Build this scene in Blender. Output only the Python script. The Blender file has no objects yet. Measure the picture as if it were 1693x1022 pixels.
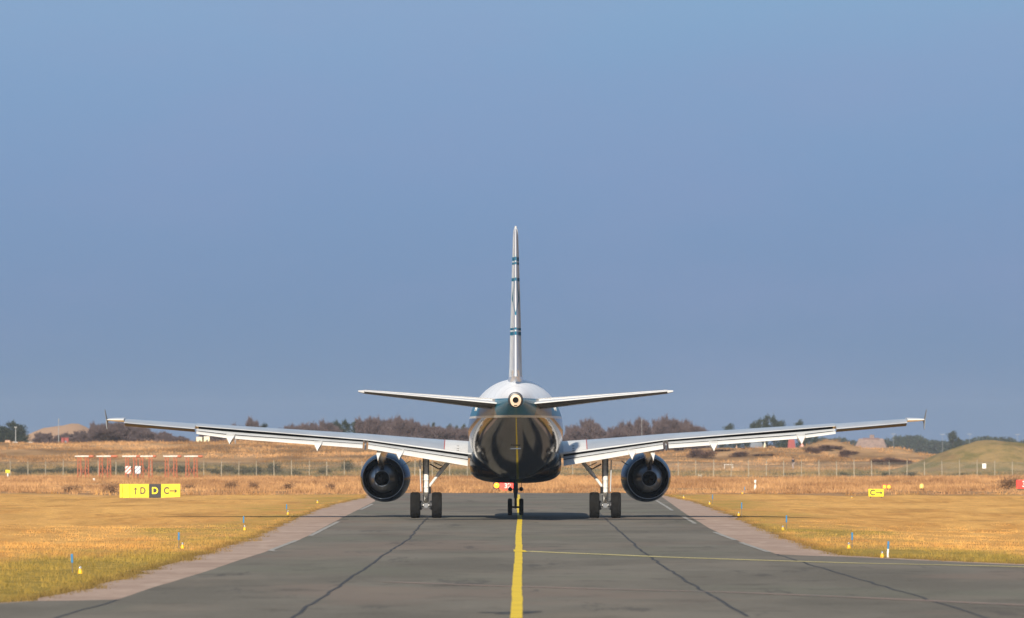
import bpy, bmesh, math, random
import numpy as np
from mathutils import Vector, Matrix

random.seed(7)
rng = np.random.default_rng(7)
S = bpy.context.scene
COL = S.collection

# ------------------------------------------------------------------ camera
F = 9672.0          # focal length in photo pixels (photo 1693 wide)
CX, HY = 852.5, 752.0   # photo column of the taxiway axis, photo row of the horizon
H0 = 2.69           # eye height
cam_d = bpy.data.cameras.new("camera")
cam_d.sensor_width = 36.0
cam_d.lens = F / 1693.0 * 36.0
cam_d.clip_start = 1.0
cam_d.clip_end = 30000.0
cam_d.dof.use_dof = True
cam_d.dof.focus_distance = 238.0
cam_d.dof.aperture_fstop = 3.2
cam = bpy.data.objects.new("camera", cam_d)
COL.objects.link(cam)
cam.location = (0, 0, H0)
cam.rotation_euler = (math.radians(90) + math.atan((HY - 511.0) / F), 0, math.atan((CX - 846.5) / F))
S.camera = cam

# ------------------------------------------------------------------ exposure / render
S.view_settings.view_transform = 'Standard'
S.view_settings.look = 'None'
S.view_settings.gamma = 1.0
S.view_settings.exposure = 0.55
S.render.engine = 'CYCLES'
S.cycles.use_denoising = True
S.cycles.max_bounces = 6
S.cycles.volume_bounces = 1
EXPK = 2.0 ** S.view_settings.exposure

# ------------------------------------------------------------------ sun + sky
SUN = Vector((-0.31, -2.0, 1.0)).normalized()
sun_d = bpy.data.lights.new("sun", 'SUN')
sun_d.energy = 4.4
sun_d.angle = math.radians(0.5)
sun_d.color = (1.0, 0.90, 0.76)
sun = bpy.data.objects.new("sun", sun_d)
COL.objects.link(sun)
sun.rotation_euler = (-SUN).to_track_quat('-Z', 'Y').to_euler()
sun.location = (-40, -200, 120)

def srgb(r, g, b):
    f = lambda c: (c / 255 / 12.92) if c <= 10 else ((c / 255 + 0.055) / 1.055) ** 2.4
    return (f(r), f(g), f(b))

class NT:
    """small helper round a node tree"""
    def __init__(self, tree):
        self.t = tree; self.n = tree.nodes; self.l = tree.links
    def new(self, typ, **kw):
        nd = self.n.new(typ)
        for k, v in kw.items(): setattr(nd, k, v)
        return nd
    def put(self, sock, v):
        if isinstance(v, bpy.types.NodeSocket): self.l.new(v, sock)
        elif isinstance(v, (tuple, list)):
            sock.default_value = tuple(v) + (1.0,) if len(v) == 3 and len(sock.default_value) == 4 else tuple(v)
        else: sock.default_value = v
    def math(self, op, a, b=0.0, c=None):
        nd = self.new('ShaderNodeMath', operation=op)
        self.put(nd.inputs[0], a); self.put(nd.inputs[1], b)
        if c is not None: self.put(nd.inputs[2], c)
        return nd.outputs[0]
    def mul(self, a, b): return self.math('MULTIPLY', a, b)
    def add(self, a, b): return self.math('ADD', a, b)
    def mix(self, f, a, b, blend='MIX'):
        nd = self.new('ShaderNodeMix', data_type='RGBA', blend_type=blend)
        self.put(nd.inputs[0], f); self.put(nd.inputs[6], a); self.put(nd.inputs[7], b)
        return nd.outputs[2]
    def smooth(self, v, a, b, lo=0.0, hi=1.0):
        nd = self.new('ShaderNodeMapRange', interpolation_type='SMOOTHSTEP')
        self.put(nd.inputs[0], v); nd.inputs[1].default_value = a; nd.inputs[2].default_value = b
        nd.inputs[3].default_value = lo; nd.inputs[4].default_value = hi
        return nd.outputs[0]
    def noise(self, vec, scale, detail=3.0, rough=0.55):
        nd = self.new('ShaderNodeTexNoise')
        nd.inputs['Scale'].default_value = scale; nd.inputs['Detail'].default_value = detail
        nd.inputs['Roughness'].default_value = rough
        if vec is not None: self.l.new(vec, nd.inputs['Vector'])
        return nd.outputs[0]
    def pos(self): return self.new('ShaderNodeNewGeometry').outputs['Position']
    def obj(self): return self.new('ShaderNodeTexCoord').outputs['Object']
    def sep(self, v):
        nd = self.new('ShaderNodeSeparateXYZ'); self.l.new(v, nd.inputs[0]); return nd.outputs
    def scale(self, v, s):
        nd = self.new('ShaderNodeVectorMath', operation='MULTIPLY')
        self.l.new(v, nd.inputs[0]); nd.inputs[1].default_value = s
        return nd.outputs[0]
    def between(self, v, lo, hi):
        return self.mul(self.math('GREATER_THAN', v, lo), self.math('LESS_THAN', v, hi))

W = bpy.data.worlds.new("World"); S.world = W; W.use_nodes = True
w = NT(W.node_tree); w.n.clear()
WS = 0.060
sky = w.new('ShaderNodeTexSky', sky_type='NISHITA', sun_disc=False)
sky.sun_elevation = math.asin(SUN.z)
sky.sun_rotation = math.radians(180 + 8.8)
sky.air_density = 1.0; sky.dust_density = 0.6; sky.ozone_density = 2.0
dirv = w.new('ShaderNodeTexCoord').outputs['Generated']
dz = w.sep(dirv)[2]
ramp = w.new('ShaderNodeValToRGB')
el = ramp.color_ramp
k = 1.0 / (WS * EXPK)
stops = [(0.0, srgb(112, 138, 170)), (0.12, srgb(115, 142, 175)), (0.30, srgb(119, 147, 184)), (0.50, srgb(124, 154, 193)), (0.68, srgb(129, 161, 199)), (0.82, srgb(133, 168, 204)), (1.0, srgb(136, 175, 209))]
while len(el.elements) < len(stops): el.elements.new(0.5)
for e, (p, c) in zip(el.elements, stops):
    e.position = p; e.color = (c[0], c[1], c[2], 1)
w.l.new(w.smooth(dz, 0.0, 0.095), ramp.inputs[0])
ramp.inputs[0].links[0].from_node.interpolation_type = 'LINEAR'
cl = w.noise(w.scale(dirv, (9, 9, 26)), 1.6, 4, 0.5)
low = w.mix(w.smooth(cl, 0.35, 0.7, 0.0, 0.22), ramp.outputs[0], srgb(146, 156, 194))
low = w.mix(1.0, low, (k, k, k), 'MULTIPLY')
skyc = w.mix(w.smooth(dz, 0.09, 0.40), low, sky.outputs[0])
bg = w.new('ShaderNodeBackground'); bg.inputs[1].default_value = WS
w.l.new(skyc, bg.inputs[0])
wo = w.new('ShaderNodeOutputWorld'); w.l.new(bg.outputs[0], wo.inputs[0])

# ------------------------------------------------------------------ helpers
def mat(name):
    m = bpy.data.materials.new(name); m.use_nodes = True
    t = NT(m.node_tree); t.n.clear()
    b = t.new('ShaderNodeBsdfPrincipled'); o = t.new('ShaderNodeOutputMaterial')
    t.l.new(b.outputs[0], o.inputs[0])
    return m, t, b

def plain(name, col, rough=0.5, metal=0.0, var=0.12, nscale=3.0, coat=0.0, spec=0.5, emit=0.0):
    m, t, b = mat(name)
    n = t.noise(t.obj(), nscale, 4)
    dark = tuple(c * (1 - var) for c in col); lite = tuple(min(1, c * (1 + var)) for c in col)
    t.put(b.inputs['Base Color'], t.mix(t.smooth(n, 0.3, 0.7), dark, lite))
    b.inputs['Roughness'].default_value = rough; b.inputs['Metallic'].default_value = metal
    b.inputs['Specular IOR Level'].default_value = spec
    b.inputs['Coat Weight'].default_value = coat
    if emit:
        b.inputs['Emission Color'].default_value = tuple(col) + (1,); b.inputs['Emission Strength'].default_value = emit
    return m

class MB:
    def __init__(self): self.v = []; self.f = []
    def ring(self, pts):
        i = len(self.v); self.v += [tuple(p) for p in pts]; return list(range(i, i + len(pts)))
    def loft(self, rings, cap=True, closed=True):
        ids = [self.ring(r) for r in rings]; n = len(ids[0])
        for a, b in zip(ids, ids[1:]):
            for i in range(n if closed else n - 1):
                j = (i + 1) % n
                self.f.append((a[i], a[j], b[j], b[i]))
        if cap and closed: self.f.append(tuple(reversed(ids[0]))); self.f.append(tuple(ids[-1]))
        return self
    def box(self, c, s, rot=None):
        x, y, z = [q / 2 for q in s]
        P = [Vector(p) for p in [(-x,-y,-z),(x,-y,-z),(x,y,-z),(-x,y,-z),(-x,-y,z),(x,-y,z),(x,y,z),(-x,y,z)]]
        if rot: P = [rot @ p for p in P]
        i = self.ring([Vector(c) + p for p in P])
        for q in [(0,3,2,1),(4,5,6,7),(0,1,5,4),(1,2,6,5),(2,3,7,6),(3,0,4,7)]: self.f.append(tuple(i[j] for j in q))
        return self
    def tube(self, p0, p1, r0, r1=None, n=10, cap=True):
        p0, p1 = Vector(p0), Vector(p1); r1 = r0 if r1 is None else r1
        d = (p1 - p0).normalized()
        u = d.orthogonal().normalized(); v = d.cross(u)
        ring = lambda p, r: [p + (u * math.cos(2 * math.pi * i / n) + v * math.sin(2 * math.pi * i / n)) * r for i in range(n)]
        return self.loft([ring(p0, r0), ring(p1, r1)], cap)
    def lathe(self, prof, axis='Z', c=(0, 0, 0), n=24, cap=True):
        """prof: (radius, along axis)"""
        rings = []
        for r, h in prof:
            ring = []
            for i in range(n):
                a = 2 * math.pi * i / n; p, q = r * math.cos(a), r * math.sin(a)
                ring.append({'Z': (c[0] + p, c[1] + q, c[2] + h), 'Y': (c[0] + p, c[1] + h, c[2] + q), 'X': (c[0] + h, c[1] + p, c[2] + q)}[axis])
            rings.append(ring)
        return self.loft(rings, cap)
    def prism(self, pts, thick):
        """outline points (Vector list), extruded by the vector thick"""
        t = Vector(thick); return self.loft([[Vector(p) for p in pts], [Vector(p) + t for p in pts]])
    def build(self, name, m, parent=None, smooth=False, bevel=0.0, angle=40):
        me = bpy.data.meshes.new(name); me.from_pydata(self.v, [], self.f); me.update()
        bm = bmesh.new(); bm.from_mesh(me); bmesh.ops.recalc_face_normals(bm, faces=bm.faces)
        if bevel: bmesh.ops.bevel(bm, geom=list(bm.edges), offset=bevel, segments=2, affect='EDGES', profile=0.5)
        bm.to_mesh(me); bm.free()
        if smooth:
            me.polygons.foreach_set('use_smooth', [True] * len(me.polygons)); me.set_sharp_from_angle(angle=math.radians(angle))
        return link(name, me, m, parent)

def link(name, me, m, parent=None):
    o = bpy.data.objects.new(name, me); COL.objects.link(o)
    if m is not None:
        me.materials.clear(); me.materials.append(m)
    if parent is not None: o.parent = parent
    return o

def empty(name, loc, rz=0.0):
    o = bpy.data.objects.new(name, None); COL.objects.link(o)
    o.empty_display_size = 0.3; o.location = loc; o.rotation_euler = (0, 0, rz); return o

def tag(o, label=None, cat=None, group=None, kind=None):
    for k_, v_ in (('label', label), ('category', cat), ('group', group), ('kind', kind)):
        if v_: o[k_] = v_
    return o

def copy_tree(o, parent=None):
    c = o.copy(); COL.objects.link(c)
    if parent is not None: c.parent = parent
    for ch in list(o.children): copy_tree(ch, c)
    return c

def text_mesh(s, size, depth=0.006, bold=0.0):
    cu = bpy.data.curves.new('lettering', 'FONT'); cu.body = s; cu.size = size; cu.extrude = depth; cu.offset = bold * size
    cu.align_x = 'CENTER'; cu.align_y = 'CENTER'
    ob = bpy.data.objects.new('lettering', cu); COL.objects.link(ob)
    dg = bpy.context.evaluated_depsgraph_get()
    me = bpy.data.meshes.new_from_object(ob.evaluated_get(dg))
    bpy.data.objects.remove(ob); bpy.data.curves.remove(cu)
    return me

def G(px, py):
    """photo pixel on flat ground -> world x, y"""
    D = F * H0 / (py - HY); return ((px - CX) / F * D, D)
def WX(px, D): return (px - CX) / F * D
def WZ(py, D): return H0 + (HY - py) / F * D

# value noise (numpy)
def vnoise(x, y, seed=0):
    x = np.asarray(x, float); y = np.asarray(y, float)
    xi = np.floor(x).astype(np.int64); yi = np.floor(y).astype(np.int64)
    fx = x - xi; fy = y - yi; fx = fx * fx * (3 - 2 * fx); fy = fy * fy * (3 - 2 * fy)
    def h(a, b):
        n = (a * 374761393 + b * 668265263 + seed * 1442695041) & 0x7fffffff
        n = ((n ^ (n >> 13)) * 1274126177) & 0x7fffffff
        return ((n ^ (n >> 16)) & 0xffff) / 65535.0
    return (h(xi, yi) * (1 - fx) + h(xi + 1, yi) * fx) * (1 - fy) + (h(xi, yi + 1) * (1 - fx) + h(xi + 1, yi + 1) * fx) * fy
def fbm(x, y, s, seed=0, o=3):
    r = 0; a = 1; t = 0
    for i in range(o): r = r + a * vnoise(np.asarray(x) / s, np.asarray(y) / s, seed + i); t += a; a *= .5; s *= .5
    return r / t
def sstep(v, a, b):
    q = np.clip((np.asarray(v, float) - a) / (b - a), 0, 1); return q * q * (3 - 2 * q)

# ------------------------------------------------------------------ paving outlines (world, flat ground)
LG = [(612, 815.5), (601, 824), (555, 834), (513, 848), (477, 864), (442, 881), (399, 897), (353, 911), (320, 921), (266, 938), (213, 956), (159, 972), (106, 984), (57, 993), (0, 997)]
RG = [(1095, 815.5), (1105, 821), (1146, 830), (1206, 851), (1242, 869), (1298, 890), (1348, 908), (1397, 919), (1500, 924), (1600, 929), (1693, 933)]
LA = [(622, 815.5), (620, 829), (555, 862), (498, 892), (442, 912), (389, 929), (342, 945), (300, 958), (248, 974), (195, 992), (130, 993.5), (57, 994.5), (0, 998.5)]
RA = [(1085, 815.5), (1100, 826), (1135, 851), (1171, 873), (1206, 890), (1259, 908), (1284, 917), (1330, 919), (1397, 921), (1500, 926), (1600, 931), (1693, 935)]
def wig(pts, amp, seed):
    """resample a polyline finely and give the edge a slight raggedness"""
    P = [Vector(G(*p)).to_3d() for p in pts]; out = []
    for a, b in zip(P, P[1:]):
        n = max(1, int((b - a).length / 1.2)); d = (b - a).normalized(); nn = Vector((-d.y, d.x, 0))
        for i in range(n):
            p = a.lerp(b, i / n); s = amp * (2 * float(fbm(p.y, seed * 7.3, 2.5, seed)) - 1)
            out.append(tuple((p + nn * s).xy))
    out.append(tuple(P[-1].xy)); return out
near_l = [(-14.5, 90), (-30, 62), (-60, 30), (-60, -30)]
near_r = [(60, -30), (60, 40), (30, 94), (17.5, 129)]
P_out = wig(LG, .30, 1) + near_l + near_r + list(reversed(wig(RG, .30, 2)))
P_asp = wig(LA, .03, 3) + [(x - .3, y - .4) for x, y in near_l] + [(x, y - .8) for x, y in near_r] + list(reversed(wig(RA, .03, 4)))

def sdist(x, y, poly):
    """signed distance to polygon, negative inside"""
    x = np.asarray(x, float); y = np.asarray(y, float)
    d = np.full(x.shape, 1e9); ins = np.zeros(x.shape, bool)
    for (x0, y0), (x1, y1) in zip(poly, poly[1:] + poly[:1]):
        ex, ey = x1 - x0, y1 - y0; L = ex * ex + ey * ey + 1e-12
        t = np.clip(((x - x0) * ex + (y - y0) * ey) / L, 0, 1)
        d = np.minimum(d, (x - x0 - t * ex) ** 2 + (y - y0 - t * ey) ** 2)
        c = ((y0 > y) != (y1 > y))
        if abs(ey) > 1e-9: ins ^= c & (x < x0 + (y - y0) * ex / ey)
    d = np.sqrt(d); return np.where(ins, -d, d)

# ------------------------------------------------------------------ terrain
DUNES = [  # px, top row, distance, sx (m), sy
    (128, 704, 1330, 4.8, 30, 2.0), (64, 718, 1330, 4.0, 20, 2.0), (1290, 740.5, 960, 5.5, 16, 2.0), (1372, 730.5, 985, 3.4, 14, 2.0),
    (1478, 743.5, 985, 3.0, 14, 2.0), (1432, 754, 985, 4.0, 14, 2.0), (1210, 748, 975, 5, 14, 2.0), (1150, 746, 975, 4.5, 14, 2.0), (420, 733, 930, 6, 14, 2.0), (235, 732.5, 930, 4, 12, 2.0)]
def ramp_h(x, y):
    u = CX + x / np.maximum(y, 1) * F
    tl = np.interp(y, [685, 780, 830, 900, 960, 1100, 2500, 6000], [0, .9, 1.9, 4.2, 4.3, 3.8, 3.2, 2.5])
    tr = np.interp(y, [685, 850, 930, 960, 1010, 1100, 2500, 6000], [0, .6, 1.7, 2.3, 2.6, 2.2, 2.5, 2.5])
    k_ = sstep(u, 760, 1180)
    return tl * (1 - k_) + tr * k_
def terrain(x, y, paved=True):
    x = np.asarray(x, float); y = np.asarray(y, float)
    h = ramp_h(x, y)
    far = sstep(y, 690, 900)
    h = h + far * (fbm(x, y, 14, 11, 4) - .5) * 1.1 * (1 - sstep(y, 1100, 1500))
    for px, top, D, sx, sy, pw in DUNES:
        x0 = WX(px, D); base = ramp_h(np.array([x0]), np.array([float(D)]))[0]
        g = np.exp(-np.abs((x - x0) / sx) ** pw * .5 - ((y - D) / sy) ** 2 * .5)
        h = h + g * max(0.3, WZ(top, D) - base - .1) * (0.88 + .24 * fbm(x, y, 4, 5))
    nearb = (fbm(x, y, 13, 21, 3) - .46) * .50 + (fbm(x, y, 2.6, 31, 3) - .5) * .10
    nearb = nearb * (1 - sstep(y, 395, 420)) + sstep(y, 392, 415) * (1 - sstep(y, 660, 690)) * ((fbm(x, y, 12, 41, 4) - .45) * .5)
    if paved:
        d = sdist(x, y, P_out)
        h = h + nearb * sstep(d, .3, 9) - np.where(x > 0, .16, .06) * sstep(d, .5, 9) * (1 - sstep(y, 330, 400)) - .03 * (1 - sstep(d, -.4, .1)) + .01 * sstep(d, 0, .5)
    else: h = h + nearb
    return h
def TZ(x, y): return float(terrain(np.array([x]), np.array([float(y)]), y < 450)[0])

def grow(a, b, s0, k_):
    out = []; s = s0
    while a < b: a += s; s *= k_; out.append(a)
    return out
xs = sorted(set([round(v, 3) for v in list(np.arange(-42, 42.01, .6)) + list(np.arange(43.2, 150, 1.6)) + list(-np.arange(43.2, 150, 1.6)) + grow(150, 1150, 6, 1.3) + [-v for v in grow(150, 1150, 6, 1.3)]]))
ys = sorted(set([round(v, 3) for v in [-300, -100, -40, 0, 30, 50, 62, 72, 80, 86] + list(np.arange(90, 300, .8)) + list(np.arange(300, 460, 1.2)) + list(np.arange(460, 700, 4.)) + list(np.arange(700, 1080, 5.)) + list(np.arange(1085, 1420, 9.)) + grow(1420, 2900, 25, 1.25)]))
XX, YY = np.meshgrid(np.array(xs), np.array(ys))
ZZ = terrain(XX.ravel(), YY.ravel())
V = np.stack([XX.ravel(), YY.ravel(), ZZ], 1)
nx, ny = len(xs), len(ys)
ii = np.arange(nx * ny).reshape(ny, nx)
Q = np.stack([ii[:-1, :-1], ii[:-1, 1:], ii[1:, 1:], ii[1:, :-1]], -1).reshape(-1, 4)

def np_mesh(name, V, Fc, attr=None, smooth=False, edge=None):
    me = bpy.data.meshes.new(name); nv, nf, k_ = len(V), len(Fc), Fc.shape[1]
    me.vertices.add(nv); me.vertices.foreach_set('co', np.ascontiguousarray(V, np.float32).ravel())
    me.loops.add(nf * k_); me.loops.foreach_set('vertex_index', np.ascontiguousarray(Fc, np.int32).ravel())
    me.polygons.add(nf); me.polygons.foreach_set('loop_start', np.arange(0, nf * k_, k_, dtype=np.int32))
    me.update(calc_edges=True)
    if smooth: me.polygons.foreach_set('use_smooth', np.ones(nf, bool))
    if attr is not None:
        a = me.attributes.new('rnd', 'FLOAT', 'POINT'); a.data.foreach_set('value', np.ascontiguousarray(attr, np.float32))
    if edge is not None:
        a = me.attributes.new('verge', 'FLOAT', 'POINT'); a.data.foreach_set('value', np.ascontiguousarray(edge, np.float32))
    me.validate(); return me

def grass_colour(t, blade=False):
    """dry grass, its colour set by where it grows (mown field, rank scrub, heath beyond the fence)"""
    p = t.pos(); x, y, z = t.sep(p)
    n1 = t.noise(t.scale(p, (1, .30, 1)), .09, 4); n2 = t.noise(t.scale(p, (1, .22, 1)), .6, 4); n3 = t.noise(t.scale(p, (1, .35, 1)), 2.2, 3)
    yel = t.mix(t.smooth(n2, .3, .72), (.43, .236, .072), (.61, .37, .120))
    yel = t.mix(t.smooth(n3, .45, .8, 0, .45), yel, (.33, .17, .058))
    n5 = t.noise(t.scale(p, (.55, .16, 1)), 1.5, 5, .7)
    yel = t.mix(t.smooth(n5, .54, .70, 0, .6), yel, (.25, .13, .045))  # brown streaks stand in for shadows of the grass clumps
    n6 = t.noise(t.scale(p, (.5, .10, 1)), .5, 5, .65)
    yel = t.mix(t.smooth(n6, .50, .66, 0, .55), yel, (.27, .155, .050))
    yel = t.mix(t.smooth(n1, .40, .60, 0, .35), yel, (.68, .43, .15))
    # green comes in towards the paved fillets in front
    gb = t.add(t.smooth(y, 190, 125, 0, .26), t.mul(t.math('SUBTRACT', n2, .5), .55))
    gb = t.add(gb, t.mul(t.math('SUBTRACT', n1, .5), .9))
    grn = t.mix(t.smooth(n3, .3, .7), (.135, .130, .022), (.29, .225, .050))
    # turf is greener for some metres beside the paving, and dead brown right at its lip
    vg = t.new('ShaderNodeAttribute', attribute_name='verge').outputs['Fac']
    gb = t.add(gb, t.smooth(vg, 8, 1.0, 0, .25))
    g = t.mix(t.smooth(gb, .10, .42, 0, .80), yel, grn)
    g = t.mix(t.smooth(t.add(vg, t.mul(n3, .8)), 1.1, .35, 0, .75), g, (.13, .088, .035))
    # rank brown grass before the fence
    scr = t.mix(t.smooth(n2, .3, .7), (.22, .115, .055), (.40, .235, .115))
    scr = t.mix(t.smooth(n1, .40, .62), scr, (.48, .29, .14))
    yb = t.add(y, t.mul(t.math('SUBTRACT', n2, .5), 30.0))
    g = t.mix(t.smooth(yb, 388, 402), g, scr)
    # olive flat behind the fence, orange heath on the rise
    ol = t.mix(t.smooth(n1, .42, .6), (.135, .115, .05), (.30, .20, .085))
    g = t.mix(t.smooth(y, 676, 694), g, ol)
    n4 = t.noise(t.scale(p, (1, .5, 1)), .11, 4)
    he = t.mix(t.smooth(n4, .36, .66), (.25, .145, .065), (.52, .315, .155))
    g = t.mix(t.smooth(t.add(y, t.mul(t.math('SUBTRACT', n1, .5), 90.0)), 770, 830), g, he)
    g = t.mix(t.smooth(y, 1150, 1300), g, (.48, .31, .20))
    if not blade: g = t.mix(t.smooth(y, 398, 390), g, t.mix(1.0, g, (1.28, 1.20, 1.13), 'MULTIPLY'))  # mown ground colour lifted to imitate sunlight caught by upright blades
    if blade:
        a = t.new('ShaderNodeAttribute', attribute_name='rnd').outputs['Fac']
        g = t.mix(1.0, g, t.mix(a, (.68, .62, .56), (1.28, 1.21, 1.12)), 'MULTIPLY')
    return g

m_ground, t, b = mat('field_earth')
t.put(b.inputs['Base Color'], grass_colour(t)); b.inputs['Roughness'].default_value = 1; b.inputs['Specular IOR Level'].default_value = .1
bp = t.new('ShaderNodeBump'); bp.inputs['Strength'].default_value = .8; bp.inputs['Distance'].default_value = .25
t.put(bp.inputs['Height'], t.noise(t.pos(), 1.3, 5, .65)); t.l.new(bp.outputs[0], b.inputs['Normal'])
m_blade, t, b = mat('dry_grass')
t.put(b.inputs['Base Color'], grass_colour(t, True)); b.inputs['Roughness'].default_value = .9; b.inputs['Specular IOR Level'].default_value = .15

tag(link('ground', np_mesh('ground', V, Q, smooth=True, edge=np.clip(sdist(V[:, 0], V[:, 1], P_out), 0, 40)), m_ground), 'dry heath ground reaching to the horizon', kind='structure')

# paved sheets
def sheet(name, poly, z, m, label):
    me = bpy.data.meshes.new(name); me.from_pydata([(x, y, z) for x, y in poly], [], [tuple(range(len(poly)))]); me.update()
    if me.polygons[0].normal.z < 0: me.flip_normals()
    return tag(link(name, me, m), label, kind='structure')
m_sh, t, b = mat('gravel_shoulder')
p = t.pos()
c = t.mix(t.smooth(t.noise(p, .35, 5), .3, .7), (.38, .275, .215), (.50, .375, .30))
c = t.mix(t.smooth(t.noise(p, 3.0, 4, .7), .35, .75, 0, .55), c, (.29, .20, .155))
c = t.mix(t.smooth(t.noise(t.scale(p, (1, .12, 1)), 1.4, 3), .52, .75, 0, .5), c, (.56, .44, .355))
t.put(b.inputs['Base Color'], c); b.inputs['Roughness'].default_value = .95; b.inputs['Specular IOR Level'].default_value = .2
bp = t.new('ShaderNodeBump'); bp.inputs['Strength'].default_value = .5; bp.inputs['Distance'].default_value = .02
t.put(bp.inputs['Height'], t.noise(p, 14, 4, .7)); t.l.new(bp.outputs[0], b.inputs['Normal'])
sheet('gravel_shoulder', P_out, .006, m_sh, 'pinkish gravel shoulder along the taxiway')

def asphalt_nodes(t):
    p = t.pos()
    c = t.mix(t.smooth(t.noise(t.scale(p, (1, .30, 1)), .20, 5, .6), .34, .66), (.128, .117, .094), (.195, .178, .146))
    hue = t.noise(t.scale(p, (1, .45, 1)), .11, 3)
    c = t.mix(t.smooth(hue, .52, .66, 0, .6), c, (.150, .152, .115)); c = t.mix(t.smooth(hue, .47, .36, 0, .6), c, (.205, .155, .125))
    c = t.mix(t.smooth(t.noise(t.scale(p, (.7, .35, 1)), .75, 5, .68), .52, .70, 0, .62), c, (.070, .063, .050))
    c = t.mix(t.smooth(t.noise(t.scale(p, (.30, .10, 1)), .8, 4), .52, .72, 0, .5), c, (.235, .195, .152))
    c = t.mix(t.smooth(t.noise(p, 9, 4, .7), .35, .75, 0, .5), c, (.225, .210, .180))
    # patches and oil stains with an edge of their own
    v = t.noise(t.scale(p, (.5, .055, 1)), 1.0, 6, .7)
    c = t.mix(t.smooth(v, .59, .65, 0, .6), c, (.085, .08, .073))
    return c, p
m_as, t, b = mat('asphalt')
c, p = asphalt_nodes(t)
t.put(b.inputs['Base Color'], c); b.inputs['Roughness'].default_value = .95; b.inputs['Specular IOR Level'].default_value = .15
bp = t.new('ShaderNodeBump'); bp.inputs['Strength'].default_value = .35; bp.inputs['Distance'].default_value = .01
t.put(bp.inputs['Height'], t.noise(p, 22, 3, .7)); t.l.new(bp.outputs[0], b.inputs['Normal'])
sheet('taxiway', P_asp, .012, m_as, 'grey patched asphalt taxiway widening towards the viewer')

def paint(name, col, wear, scale=1.3):
    m, t, b = mat(name)
    a, p = asphalt_nodes(t)
    n = t.noise(p, scale, 5, .7); n2 = t.noise(p, .6, 3)
    cc = t.mix(t.smooth(n2, .3, .7), tuple(q * .85 for q in col), col)
    t.put(b.inputs['Base Color'], t.mix(t.smooth(n, wear, wear + .22, 0, .9), cc, a)); b.inputs['Roughness'].default_value = .7
    return m
m_yel = paint('yellow_paint', (.88, .62, .022), .60)
m_yel2 = paint('worn_yellow_paint', (.62, .53, .22), .58)
m_wht = paint('worn_white_paint', (.50, .48, .43), .40)
m_red = paint('faded_red_paint', (.30, .215, .165), .44)
m_tar = paint('tar', (.045, .042, .038), .52, 2.5)

def strip(pts, width, z, mb, n=1.0, jit=0.0, seed=0):
    """flat ribbon along world points"""
    P = [Vector((x, y, 0)) for x, y in pts]; fine = []
    for a, b_ in zip(P, P[1:]):
        k_ = max(1, int((b_ - a).length / n))
        for i in range(k_): fine.append(a.lerp(b_, i / k_))
    fine.append(P[-1]); L, R = [], []
    for i, p_ in enumerate(fine):
        d = (fine[min(i + 1, len(fine) - 1)] - fine[max(i - 1, 0)]).normalized(); nn = Vector((-d.y, d.x, 0))
        j = jit * (2 * float(vnoise(p_.y / 2.2, seed + .5, seed)) - 1); wv = width * (1 + (jit * 4 if jit else 0) * (float(vnoise(p_.y / 1.1, seed + 9.5, seed + 3)) - .5))
        L.append(p_ + nn * (wv / 2 + j)); R.append(p_ + nn * (-wv / 2 + j))
    i0 = len(mb.v); mb.v += [(q.x, q.y, z) for q in L] + [(q.x, q.y, z) for q in R]; m_ = len(L)
    for i in range(m_ - 1): mb.f.append((i0 + i, i0 + m_ + i, i0 + m_ + i + 1, i0 + i + 1))
def marking(name, m, label, segs, width, z=.020, jit=0.0):
    mb = MB()
    for i, s in enumerate(segs): strip([G(*q) for q in s], width, z, mb, 1.0, jit, i + len(name))
    return tag(mb.build(name, m), label, kind='structure')
marking('taxiway_centreline', m_yel, 'yellow taxiway centreline', [[(857, 818), (858, 840), (859.3, 859), (857.2, 888), (857.8, 912), (856.4, 939), (854.6, 965), (854.9, 992), (853.4, 1024)]], .20, .020, .012)
mb = MB(); q = [G(849, 909.5), G(869, 911.3), G(871, 914), G(849.5, 913.2)]
mb.v = [(x, y, .025) for x, y in q]; mb.f = [(0, 1, 2, 3)]
tag(mb.build('junction_mark', m_yel), 'short thick yellow mark across the centreline', kind='structure')
marking('branch_line', m_yel2, 'thin yellow line branching off to the right', [[(868, 912.2), (940, 915.4), (1000, 917.6), (1100, 922), (1250, 927), (1420, 932.2), (1560, 935), (1720, 939)]], .45, .020)
marking('edge_line', m_wht, 'worn white line and dashes along the taxiway edges', [[(616, 833.8), (597, 843.2)], [(560, 863), (548, 869), (513, 887)], [(491, 894), (447, 911), (457, 912.5)],
    [(1085, 828), (1100, 837), (1112, 845), (1106, 844.6)], [(1130, 855), (1149.6, 866.5), (1141, 866)], [(1181, 880.6), (1216, 894)], [(1224, 897.6), (1270, 913.5)]], .16, .020)
marking('red_line', m_red, 'faded reddish line across the near asphalt', [[(640, 963), (800, 969), (1000, 975), (1200, 980), (1400, 988), (1720, 1003)]], .45, .018)
marking('tar_seam', m_tar, 'dark tarred seams in the asphalt', [[(712, 853), (700, 863.5), (677, 891.5), (644, 912), (600, 943), (540, 984), (478, 1026)],
    [(990, 848), (999, 856), (1037, 891), (1061, 912), (1100, 939), (1153, 972), (1235, 1020)], [(1284, 917), (1348, 937), (1419, 958), (1550, 997), (1640, 1026)], [(195, 992), (150, 1006), (90, 1024)]], .07, .016, .06)
mb = MB(); strip([G(832, 1013), G(850, 1014)], .9, .016, mb, .2, .2, 3); strip([G(838, 1016.5), G(874, 1012)], .5, .017, mb, .2, .1, 5)
tag(mb.build('oil_stain', m_tar), 'dark oil stain beside the centreline', kind='structure')

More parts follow.
